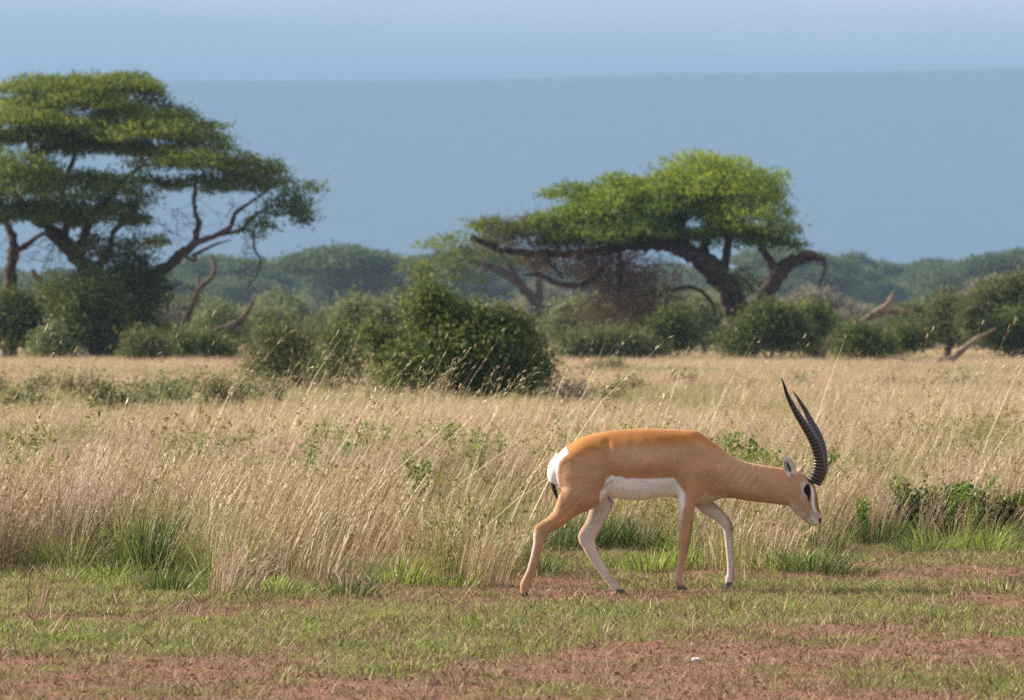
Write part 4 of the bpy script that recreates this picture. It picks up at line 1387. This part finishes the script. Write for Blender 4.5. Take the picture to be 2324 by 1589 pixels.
def build_far_trees():
    g = np.random.default_rng(31)
    protos = []
    for kind in range(4):
        w, h = [(15, 10), (19, 9), (12, 8.5), (17, 11)][kind]
        lb = ['far acacia with one flat-topped crown in the hazy tree line', 'far acacia with a broad low crown in the hazy tree line',
              'far acacia with a small rounded crown in the hazy tree line', 'far acacia with a tall stepped crown in the hazy tree line'][kind]
        t = thing('distant_acacia', lb, 'tree', (0, 0, 0), 0, ['flat-topped far acacias', 'broad far acacias', 'small far acacias', 'stepped far acacias'][kind])
        ends = []
        cen = []
        for p in range([5, 6, 4, 7][kind]):
            x = (g.random() - .5) * w * .75
            y = (g.random() - .5) * w * .6
            z = h * (.94 - .42 * (abs(x) / (w * .5)) ** 1.5 - (.16 * g.random() if p else 0))
            r = w * (.17 + .10 * g.random())
            ends.append((x, y, z - .5))
            n = int(r * r * 3.1 * 3.2)
            th = g.random(n) * 6.28
            q = np.sqrt(g.random(n))
            cen.append(np.stack([x + q * r * np.cos(th), y + q * r * np.sin(th), z - .8 + 1.5 * np.sqrt(1 - q ** 2) * g.random(n) ** .5], 1))
        # hanging lower foliage
        n = int(w * 5)
        cen.append(np.stack([(g.random(n) - .5) * w * .8, (g.random(n) - .5) * w * .5, h * (.35 + .3 * g.random(n))], 1))
        me = foliage_mesh('crown', np.vstack(cen), 16, (.5, .5, .28), .55, .26, .5, g=g)
        tag(obj('crown', me, M['acacia_far'], t), kind='stuff')
        parts = [tube([(0, 0, -.3, .42), (.2, 0, h * .22, .34), (.1, 0, h * .38, .26)], 8, 7)]
        for e in ends:
            parts.append(tube([(.1, 0, h * .3, .22), (e[0] * .45, e[1] * .45, h * .5, .16), (*e, .05)], 8, 6))
        obj('trunk', mesh_np('trunk', *join(parts), True), M['bark_far'], t)
        protos.append([t, False])
    # rows of the photograph: px, top row, kind, distance
    rows = [(60, 610, 1, 720), (150, 615, 0, 780), (260, 612, 2, 760), (350, 606, 3, 800), (420, 596, 1, 700), (505, 574, 3, 640), (560, 596, 0, 760), (640, 602, 1, 820), (700, 600, 2, 700),
            (770, 572, 3, 620), (830, 562, 0, 560), (880, 584, 2, 640), (930, 550, 1, 520), (990, 570, 3, 640), (1060, 590, 0, 760), (1150, 600, 1, 800), (1240, 602, 2, 760), (1330, 598, 3, 820), (1420, 604, 1, 760), (1520, 600, 0, 800),
            (1620, 602, 3, 760), (1720, 596, 1, 700), (1800, 572, 0, 620), (1860, 562, 3, 600), (1910, 580, 2, 660), (1970, 598, 1, 780), (2040, 590, 3, 740), (2090, 594, 0, 760), (2140, 596, 2, 700), (2200, 584, 1, 660), (2260, 562, 3, 560), (2330, 575, 0, 600), (2400, 590, 1, 700), (-30, 606, 3, 740)]
    back = [(px + 35, 632 - 6 * (i % 3), (i * 7 + 1) % 4, 560 + 37 * (i % 7)) for i, px in enumerate(range(-60, 2420, 62))]
    H = [10, 9, 8.5, 11]
    for (px, py, k, d) in rows + back:
        d *= 1.45
        x = (px - 1162) / F * d
        z = EYE - (py - HOR) / F * d
        sc = z / H[k]
        sx = sc * (.9 + .35 * g.random())
        if not protos[k][1]:
            t = protos[k][0]
            t.location = (x, d, 0)
            t.scale = (sx, sc, sc)
            protos[k][1] = True
        else:
            dup(protos[k][0], (x, d, 0), g.random() * 6.28, (sx, sx, sc))


# ------------------------------------------------------------------ grass
def blades(n, h, spread, width, lean, leanv, curve, g, segs=3, v=(0, 1), panicle=0):
    vs_, fs, va = [], [], []
    o = 0
    for i in range(n):
        th = g.random() * 6.28
        r = spread * math.sqrt(g.random())
        root = np.array([r * math.cos(th), r * math.sin(th), -.015])
        L = h[0] + (h[1] - h[0]) * g.random()
        out = np.array([math.cos(th), math.sin(th), 0]) * leanv * abs(g.normal())
        ln = np.array([lean, 0, 0]) * (.6 + .8 * g.random()) + out
        az = g.random() * 3.14
        sd = np.array([math.cos(az), math.sin(az), 0])
        cv = curve * (.4 + 1.2 * g.random())
        t = np.linspace(0, 1, segs + 1)
        up = t * (1 - .35 * cv * t ** 2)
        ax = root + L * (np.outer(up, [0, 0, 1]) + np.outer(t + cv * t ** 2.2, ln))
        w = width * (.7 + .6 * g.random()) * np.array([1, .95, .7, .12])[:segs + 1] if segs == 3 else width * np.linspace(1, .3, segs + 1)
        a = ax + sd * w[:, None] * .5
        b = ax - sd * w[:, None] * .5
        vs_.append(np.stack([a, b], 1).reshape(-1, 3))
        k = np.arange(segs) * 2 + o
        fs.append(np.stack([k, k + 1, k + 3, k + 2], 1))
        o += 2 * (segs + 1)
        val = v[0] + (v[1] - v[0]) * g.random()
        va.append(np.full(2 * (segs + 1), val))
        if panicle and g.random() < panicle:
            m = g.integers(7, 13)
            tt = .62 + .38 * g.random(m)
            base = np.stack([np.interp(tt, t, ax[:, q]) for q in range(3)], 1)
            d = (ax[-1] - ax[-2])
            d /= np.linalg.norm(d)
            lv, lf = leaf_quads(base, .040, .0042, 0, g, lean=d * 1.8)
            vs_.append(lv)
            fs.append(lf + o)
            o += len(lv)
            va.append(np.clip(np.full(len(lv), val + .15), 0, 1))
    return np.vstack(vs_), np.vstack(fs), np.concatenate(va)


def tuft_mesh(name, specs, seed):
    g = np.random.default_rng(seed)
    out = []
    for s in specs:
        out.append(blades(g=g, **s))
    V, Fq = join([(a, b) for a, b, c in out])
    me = mesh_np(name, V, Fq)
    fattr(me, 'v', np.concatenate([c for a, b, c in out]))
    return me


def scatter(name, label, cat, protos, xy, rot, scl, idx, tint):
    """one uncountable mass: instances of the tuft shapes on the points"""
    c = bpy.data.collections.new(name + '_shapes')
    for i, (me, mat) in enumerate(protos):
        o = bpy.data.objects.new('%s_shape_%02d' % (name, i), me)
        me.materials.append(mat)
        c.objects.link(o)
    n = len(xy)
    me = bpy.data.meshes.new(name)
    me.vertices.add(n)
    co = np.zeros((n, 3), np.float32)
    co[:, :2] = xy
    co[:, 2] = gh(xy[:, 0], xy[:, 1])
    me.vertices.foreach_set('co', co.ravel())
    a = me.attributes.new('rot', 'FLOAT_VECTOR', 'POINT')
    a.data.foreach_set('vector', np.asarray(rot, np.float32).ravel())
    fattr(me, 'scl', scl)
    fattr(me, 'tint', tint)
    a = me.attributes.new('idx', 'INT', 'POINT')
    a.data.foreach_set('value', np.asarray(idx, np.int32))
    o = obj(name, me)
    tag(o, label, cat, kind='stuff')
    ng = bpy.data.node_groups.new(name, 'GeometryNodeTree')
    ng.interface.new_socket('Geometry', in_out='INPUT', socket_type='NodeSocketGeometry')
    ng.interface.new_socket('Geometry', in_out='OUTPUT', socket_type='NodeSocketGeometry')
    N, L = ng.nodes, ng.links.new
    gi, go = N.new('NodeGroupInput'), N.new('NodeGroupOutput')
    ip = N.new('GeometryNodeInstanceOnPoints')
    ci = N.new('GeometryNodeCollectionInfo')
    ci.inputs['Collection'].default_value = c
    ci.inputs['Separate Children'].default_value = True
    ci.inputs['Reset Children'].default_value = True

    def na(nm, ty):
        q = N.new('GeometryNodeInputNamedAttribute')
        q.data_type = ty
        q.inputs['Name'].default_value = nm
        return q.outputs['Attribute']
    L(gi.outputs[0], ip.inputs['Points'])
    L(ci.outputs[0], ip.inputs['Instance'])
    ip.inputs['Pick Instance'].default_value = True
    L(na('idx', 'INT'), ip.inputs['Instance Index'])
    e2r = N.new('FunctionNodeEulerToRotation')
    L(na('rot', 'FLOAT_VECTOR'), e2r.inputs[0])
    L(e2r.outputs[0], ip.inputs['Rotation'])
    L(na('scl', 'FLOAT'), ip.inputs['Scale'])
    L(ip.outputs[0], go.inputs[0])
    md = o.modifiers.new('scatter', 'NODES')
    md.node_group = ng
    return o


EDGE_U = [-600, 0, 200, 380, 480, 620, 760, 860, 960, 1040, 1120, 1200, 1240, 1300, 1480, 1560, 1700, 1880, 1920, 1990, 2100, 2200, 2324, 2900]
EDGE_Y = [1305, 1300, 1302, 1322, 1348, 1338, 1332, 1330, 1312, 1322, 1312, 1292, 1262, 1256, 1254, 1262, 1266, 1262, 1250, 1240, 1246, 1242, 1236, 1240]


def edge_dist(x, y):
    """how far behind the front edge of the tall grass a point lies, metres"""
    u = 1162 + x / y * F
    row = np.interp(u, EDGE_U, EDGE_Y) + (vnoise(u / 28.0, y * 0, 3) - .5) * 14
    return y - EYE * F / (row - HOR)


def pts_in(y0, y1, per_m2, margin, g):
    wmax = 2 * (1162 / F * y1 + margin)
    n = int((y1 - y0) * wmax * per_m2)
    y = y0 + (y1 - y0) * g.random(n)
    x = (g.random(n) - .5) * wmax
    k = np.abs(x) < 1162 / F * y + margin
    return np.stack([x[k], y[k]], 1)


def build_grass():
    g = np.random.default_rng(2024)
    B = dict
    dry = [(tuft_mesh('dry_tuft', [B(n=24, h=(.30, .64), spread=.13, width=.0056, lean=.24, leanv=.20, curve=.30, v=(.1, 1), panicle=.22),
                                    B(n=14, h=(.12, .34), spread=.14, width=.0055, lean=.10, leanv=.35, curve=.6, v=(0, .7))], 10 + i), M['straw']) for i in range(5)]
    pink = [(tuft_mesh('pink_tuft', [B(n=28, h=(.34, .68), spread=.12, width=.0046, lean=.24, leanv=.15, curve=.3, v=(.1, 1), panicle=.55)], 30 + i), M['pinkstraw']) for i in range(4)]
    grn = [(tuft_mesh('green_tuft', [B(n=40, h=(.12, .40), spread=.11, width=.0062, lean=.10, leanv=.34, curve=.6, v=(0, 1))], 50 + i), M['green'] if i < 2 else M['darkgreen']) for i in range(3)]
    herb = []
    for i in range(3):
        gg = np.random.default_rng(140 + i)
        cen = gg.normal(size=(30, 3)) * (.11, .11, .11) + (0.03, 0, .24)
        cen[:, 2] = np.abs(cen[:, 2])
        me = foliage_mesh('herb', cen, 9, .020, .030, .011, .5, g=gg)
        herb.append((me, M['herb']))
    protos = dry + pink + grn + herb
    xy = pts_in(29, 55, 46, 3.4, g)
    ed = edge_dist(xy[:, 0], xy[:, 1])
    n1 = fbm(xy[:, 0] * .5, xy[:, 1] * .28, 21)
    n2 = fbm(xy[:, 0] * .8, xy[:, 1] * .5, 23)
    dens = np.where(ed > 0, 1, 0) * np.clip((n1 - .38) * 5.0, .08, 1) * (1 - .35 * sstep(42, 55, xy[:, 1]))
    k = g.random(len(xy)) < dens
    xy, ed, n1, n2 = xy[k], ed[k], n1[k], n2[k]
    n = len(xy)
    # where each kind grows
    pk = sstep(.52, .66, fbm(xy[:, 0] * .45 + 7, xy[:, 1] * .3, 25))
    gr = np.clip(.27 + .45 * np.exp(-np.maximum(ed, 0) / .6) + 3.2 * (n2 - .50), .04, .9)
    r = g.random(n)
    idx = np.where(r < gr, 9 + g.integers(0, 3, n), np.where(g.random(n) < pk * .8, 5 + g.integers(0, 4, n), g.integers(0, 5, n)))
    hgt = (.30 + 1.0 * n1 + .45 * (g.random(n) - .5)) * (.60 + .40 * sstep(0, .8, ed)) * (1.06 - .22 * sstep(36, 52, xy[:, 1]))
    hb = sstep(.50, .66, fbm(xy[:, 0] * .9 + 3, xy[:, 1] * .45, 33))
    idx = np.where(g.random(n) < .02 + .14 * hb, 12 + g.integers(0, 3, n), idx)
    hgt = np.where(idx >= 9, hgt * (1.0 + .45 * g.random(n)), hgt)
    rot = np.stack([(g.random(n) - .5) * .25, (g.random(n) - .4) * .25, g.normal(size=n) * .7], 1)
    tint = np.clip((n2 - .5) * 2.6 + .24 * g.normal(size=n) + .24, 0, 1)
    scatter('dry_grass', 'tall dry straw-coloured grass with green blades behind the gazelle', 'grass', protos, xy, rot, hgt, idx, tint)

    # thin plumed stems leaning with the wind above the rest
    stem = [(tuft_mesh('stem', [B(n=2, h=(.9, 1.35), spread=.05, width=.0032, lean=.46, leanv=.10, curve=.25, v=(.5, 1), panicle=.7)], 70 + i), M['straw']) for i in range(6)]
    xy = pts_in(30.5, 52, 3.0, 2.0, g)
    ed = edge_dist(xy[:, 0], xy[:, 1])
    u = 1162 + xy[:, 0] / xy[:, 1] * F
    wgt = .25 + .75 * np.exp(-((u - 800) / 420) ** 2) + .35 * sstep(1900, 2000, u)
    k = (ed > .4) & (g.random(len(xy)) < wgt)
    xy = xy[k]
    n = len(xy)
    scatter('plumed_grass_stems', 'thin plumed grass stems leaning with the wind above the dry grass', 'grass', stem, xy,
            np.stack([np.zeros(n), (g.random(n) - .45) * .45, g.normal(size=n) * .5], 1), .75 + .5 * g.random(n), g.integers(0, 6, n), np.zeros(n))

    # far grass plain
    far = [(tuft_mesh('far_tuft', [B(n=26, h=(.18, .46), spread=.26, width=.012, lean=.16, leanv=.2, curve=.4, v=(.2, 1), panicle=.3)], 80 + i), M['straw']) for i in range(3)]
    fpk = [(tuft_mesh('far_pink', [B(n=26, h=(.2, .45), spread=.26, width=.010, lean=.16, leanv=.18, curve=.3, v=(.3, 1), panicle=.6)], 90), M['pinkstraw'])]
    fgr = [(tuft_mesh('far_green', [B(n=30, h=(.10, .34), spread=.26, width=.014, lean=.05, leanv=.35, curve=.6, v=(0, .9))], 95), M['green'])]
    xa = pts_in(54, 80, 9, 3, g)
    xb = pts_in(80, 190, 6.0, 4, g)
    xy = np.vstack([xa, xb])
    n1 = fbm(xy[:, 0] * .12, xy[:, 1] * .05, 27)
    n = len(xy)
    gp = sstep(.50, .66, fbm(xy[:, 0] * .16, xy[:, 1] * .07, 29)) * .75 + .10
    uu = 1162 + xy[:, 0] / xy[:, 1] * F
    gp = np.clip(gp + .55 * (1 - sstep(480, 720, uu)) * np.exp(-((xy[:, 1] - 86) / 16) ** 2), 0, .95)
    r = g.random(n)
    idx = np.where(r < gp, 4, np.where(g.random(n) < .35, 3, g.integers(0, 3, n)))
    scl = (.70 + .55 * n1 + .3 * (g.random(n) - .5)) * np.where(xy[:, 1] < 80, .92, 1)
    scatter('plain_grass', 'pale dry grass covering the plain out to the trees', 'grass', far + fpk + fgr, xy,
            np.stack([np.zeros(n), np.zeros(n), g.normal(size=n) * .8], 1), scl, idx, np.clip(gp * 1.1 - .1 + .15 * g.normal(size=n), 0, 1))

    # short turf in front
    tf = [(tuft_mesh('turf', [B(n=16, h=(.018, .055), spread=.035, width=.0042, lean=.05, leanv=.6, curve=.6, v=(0, 1))], 110 + i), M['green']) for i in range(4)]
    lt = [(tuft_mesh('stubble', [B(n=12, h=(.012, .05), spread=.04, width=.0036, lean=.05, leanv=.9, curve=.4, v=(0, 1))], 120 + i), M['litter']) for i in range(3)]
    xy = pts_in(19.2, 35.5, 430, 2.6, g)
    cov = grassy(xy[:, 0], xy[:, 1])
    ed = edge_dist(xy[:, 0], xy[:, 1])
    isgr = g.random(len(xy)) < np.clip(cov * .58 + .20, 0, .8)
    k = np.where(isgr, g.random(len(xy)) < .40 + .60 * cov, g.random(len(xy)) < .75) & (ed < 1.0)
    xy, cov, isgr, ed = xy[k], cov[k], isgr[k], ed[k]
    n = len(xy)
    idx = np.where(isgr, g.integers(0, 4, n), 4 + g.integers(0, 3, n))
    lush = fbm(xy[:, 0] * 1.3, xy[:, 1] * 1.1, 31)
    scl = .45 + .55 * cov * (.4 + 1.2 * lush) + .35 * g.random(n) + 1.5 * np.exp(-((ed + .1) / .22) ** 2) * g.random(n)
    scl = np.where(isgr, scl, scl * 1.7)
    scatter('short_turf', 'short patchy green turf and dead stubble on the red soil', 'grass', tf + lt, xy,
            np.stack([(g.random(n) - .5) * .4, (g.random(n) - .5) * .4, g.random(n) * 6.28], 1), scl, idx, np.clip(.22 + .9 * (.55 - lush) + .25 * g.normal(size=n), 0, 1))

    # crumbs of soil
    cl = []
    for i in range(4):
        bm = bmesh.new()
        bmesh.ops.create_icosphere(bm, subdivisions=2, radius=.02)
        gg = np.random.default_rng(130 + i)
        for v in bm.verts:
            v.co *= .7 + .6 * gg.random()
            v.co.z *= .6
        me = bpy.data.meshes.new('clod')
        bm.to_mesh(me)
        bm.free()
        cl.append((me, bpy.data.materials.get('soil clod') or bark_mat('soil clod', (0.16, 0.080, 0.052), (0.33, 0.17, 0.115), 40)))
    xy = pts_in(19.2, 33.5, 190, 2.6, g)
    cov = grassy(xy[:, 0], xy[:, 1])
    k = g.random(len(xy)) < (1 - cov) * .8 + .05
    xy = xy[k]
    n = len(xy)
    scatter('soil_crumbs', 'crumbs and clods of red soil lying on the bare ground', 'soil', cl, xy, g.random((n, 3)) * 6.28, .14 + .60 * g.random(n) ** 3, g.integers(0, 4, n), np.zeros(n))


def tuft_thing(name, label, px, py, specs, mat, seed, group=None, cat='grass tuft', scale=1.0):
    d = gdist(py)
    x = (px - 1162) / F * d
    me = tuft_mesh(name, specs, seed)
    o = obj(name, me, M[mat])
    o.location = (x, d, float(gh(x, d)))
    o.scale = (scale,) * 3
    tag(o, label, cat, group)
    return o


def build_tufts():
    B = dict
    gr = lambda n, h, sp, lv=.35, w=.006, lean=.08: [B(n=n, h=(h * .4, h), spread=sp, width=w, lean=lean, leanv=lv, curve=.7, v=(0, 1))]
    dr = lambda n, h, sp, lv=.15, lean=.15: [B(n=n, h=(h * .5, h), spread=sp, width=.0042, lean=lean, leanv=lv, curve=.3, v=(.1, .9), panicle=.3)]
    tuft_thing('grass_tuft', 'tall dry tuft standing at the turf edge behind the near hind leg', 1092, 1326, dr(150, .46, .15, .10), 'straw', 1)
    tuft_thing('grass_tuft', 'bright green tuft at the foot of the lone dry tuft', 1030, 1330, gr(90, .22, .14), 'green', 2)
    tuft_thing('grass_tuft', 'green arching tuft beside the near hind hoof', 1228, 1302, gr(110, .26, .12, .6), 'darkgreen', 3)
    tuft_thing('grass_tuft', 'mixed green tuft directly behind the near foreleg', 1490, 1300, gr(170, .26, .22, .5), 'green', 4)
    tuft_thing('grass_tuft', 'straw and green tuft between the two forelegs', 1590, 1296, gr(140, .34, .22, .4) + dr(70, .40, .2), 'green', 5)
    tuft_thing('grass_tuft', 'dry seeding tuft on the soil bank in front of the far foreleg', 1705, 1302, dr(170, .42, .30, .25), 'straw', 6)
    tuft_thing('grass_tuft', 'leafy green tuft on the soil bank ahead of the forelegs', 1760, 1308, gr(170, .24, .26, .5), 'green', 7)
    tuft_thing('grass_tuft', 'dark green drooping tuft at the end of the soil bank', 1855, 1312, gr(230, .27, .20, .65), 'darkgreen', 8)
    tuft_thing('grass_tuft', 'large dark green tuft below the grazing muzzle', 1995, 1243, gr(240, .36, .26, .4), 'darkgreen', 9)
    tuft_thing('grass_tuft', 'broad green tuft at the edge of the bare red soil', 2180, 1250, gr(240, .34, .34, .5), 'green', 10)
    tuft_thing('grass_tuft', 'fresh green tuft standing in the open turf past the shadow', 2290, 1352, gr(110, .16, .24, .7), 'green', 11)
    tuft_thing('grass_tuft', 'flattened grey green tuft on the bare patch of turf', 790, 1462, gr(130, .085, .16, 1.0, .005, .25), 'darkgreen', 12)
    tuft_thing('grass_tuft', 'small dark flattened tuft on the red soil', 1080, 1478, gr(80, .07, .14, 1.0, .005, .2), 'darkgreen', 13)
    tuft_thing('grass_tuft', 'spiky green tuft in the turf below the hind hooves', 1200, 1398, gr(60, .09, .10, .8), 'green', 14)
    tuft_thing('grass_tuft', 'bright green tuft beside the red soil strip', 930, 1518, gr(70, .10, .12, .8), 'green', 15)
    tuft_thing('grass_tuft', 'grey green straggling tuft on the low turf', 105, 1488, gr(120, .10, .22, .9), 'darkgreen', 16)
    tuft_thing('grass_tuft', 'thin dry brown stems rising from a dark crown of turf', 80, 1392, dr(26, .36, .05, .10, .12), 'litter', 17)
    tuft_thing('grass_tuft', 'leaning brown dry tuft spilling over the turf edge', 520, 1352, dr(120, .36, .14, .2, .3), 'pinkstraw', 18)
    tuft_thing('grass_tuft', 'thick bright green tuft below the leaning brown tuft', 560, 1345, gr(150, .20, .26, .5), 'green', 19)
    tuft_thing('grass_tuft', 'dark green tall tuft wrapped in dry stalks', 335, 1305, gr(260, .55, .16, .18, .007) + dr(60, .6, .2), 'darkgreen', 20)
    lab = 'dark green grass tuft along the shaded front of the tall grass'  # shade of the grass base is put into their dark green
    for i, (px, py) in enumerate([(1270, 1258), (1320, 1256), (1375, 1254), (1430, 1254), (1475, 1256), (1350, 1250), (1300, 1250)]):
        tuft_thing('grass_tuft', lab, px, py, gr(150, .34, .20, .3), 'darkgreen', 40 + i, 'dark tufts along the grass front')
    for i, (px, py) in enumerate([(20, 1312), (150, 1326), (235, 1314), (390, 1342), (430, 1345), (650, 1356), (790, 1350), (905, 1326), (965, 1330), (2075, 1262), (2110, 1256), (2250, 1258), (2310, 1330)]):
        lab = 'fresh green grass tuft at the grass edge ahead of the gazelle' if px > 1900 else 'fresh green grass tuft at the grass edge behind the gazelle'
        tuft_thing('grass_tuft', lab, px, py, gr(60 + 30 * (i % 4), .12 + .05 * (i % 4), .12 + .05 * (i % 3), .6), 'green' if i % 3 else 'darkgreen', 60 + i, 'fresh tufts ahead of the gazelle' if px > 1900 else 'fresh tufts behind the gazelle')

    # low leafy shrubs rooted in the grass ahead of the gazelle
    for i, (x0, x1, yt, lb) in enumerate([(2030, 2130, 1095, 'low leafy shrub with pale stalks in the grass ahead of the muzzle'), (2125, 2250, 1082, 'widest dark leafy shrub in the dry grass ahead of the muzzle'), (2240, 2350, 1100, 'rounded dark leafy shrub beside the widest leafy shrub in the grass')]):
        px_shrub('leafy_shrub', lb, 'shrub', x0, x1, yt + 14, 1236, 'weed_dark', seed=90 + i, leaf=.034, clump=.035, dens=210, per=10, stems=6, twigs=12, k=5, aspect=1.5)

    # leafy weeds among the grass
    g = np.random.default_rng(9)
    lab = 'leafy green weed poking out of the tall dry grass'
    spots = [(1080, 985, 42), (1130, 1000, 43), (1690, 985, 40), (1745, 1010, 38), (1770, 1040, 36), (1640, 1000, 42), (740, 965, 44), (790, 985, 42), (700, 1010, 40), (1880, 1040, 37),
             (2050, 1090, 34), (2110, 1100, 34), (2160, 1110, 33.6), (2220, 1115, 33.4), (2280, 1095, 34), (2190, 1080, 35), (90, 1045, 38), (250, 1080, 36), (420, 1000, 40), (60, 1100, 34), (560, 1040, 38), (1440, 990, 41), (960, 1030, 38), (1960, 1130, 33.4), (870, 960, 44), (1010, 960, 45)]
    proto = {}
    for i, (px, py, d) in enumerate(spots):
        x = (px - 1162) / F * d
        ht = EYE - (py - HOR) / F * d
        k = i % 4
        if k not in proto:
            t = thing('leafy_weed', lab, 'weed', (x, d, float(gh(x, d))), 0, 'weeds among the grass')
            parts, cen = [], []
            for s_ in range(5):
                e = np.array([g.normal() * .13, g.normal() * .13, .75 + .3 * g.random()])
                parts.append(tube([(0, 0, -.02, .005), (e[0] * .4, e[1] * .4, e[2] * .5, .004), (*e, .002)], 8, 5))
                for q in np.linspace(.45, 1, 9):
                    cen.append(np.array([e[0] * q, e[1] * q, e[2] * q]))
            v, f = join(parts)
            so = obj('stem', mesh_np('stem', v, f, True), M['weed'], t)
            fattr(so.data, 'v', np.full(len(v), .1))
            obj('leaves', foliage_mesh('leaves', np.array(cen), 9, .035, .062, .042, .1, g=g), M['weed'], t)['kind'] = 'stuff'
            t.scale = (ht,) * 3
            proto[k] = t
        else:
            dup(proto[k], (x, d, float(gh(x, d))), g.random() * 6.28, ht)

    # small pale stone on the soil
    d = gdist(1502)
    x = (1581 - 1162) / F * d
    bm = bmesh.new()
    bmesh.ops.create_icosphere(bm, subdivisions=3, radius=.022)
    for v in bm.verts:
        n = math.sin(v.co.x * 190) * math.cos(v.co.y * 150 + 1) * .16 + math.sin(v.co.z * 230 + v.co.x * 90) * .10
        v.co *= 1 + n
        v.co.z *= .55
        v.co.x *= 1.15
    me = bpy.data.meshes.new('white_stone')
    bm.to_mesh(me)
    bm.free()
    for q in me.polygons:
        q.use_smooth = True
    o = obj('white_stone', me, bark_mat('white stone', (0.6, 0.57, 0.53), (0.8, 0.78, 0.75), 60))
    o.location = (x, d, float(gh(x, d)) + .008)
    tag(o, 'small white stone lying on the bare red soil', 'stone')


build_ground()
ridge_top = build_mountain()
build_gazelle()
build_trees()
build_fallen_wood()
build_shrubs()
build_far_trees()
build_grass()
build_tufts()
build_haze(ridge_top)
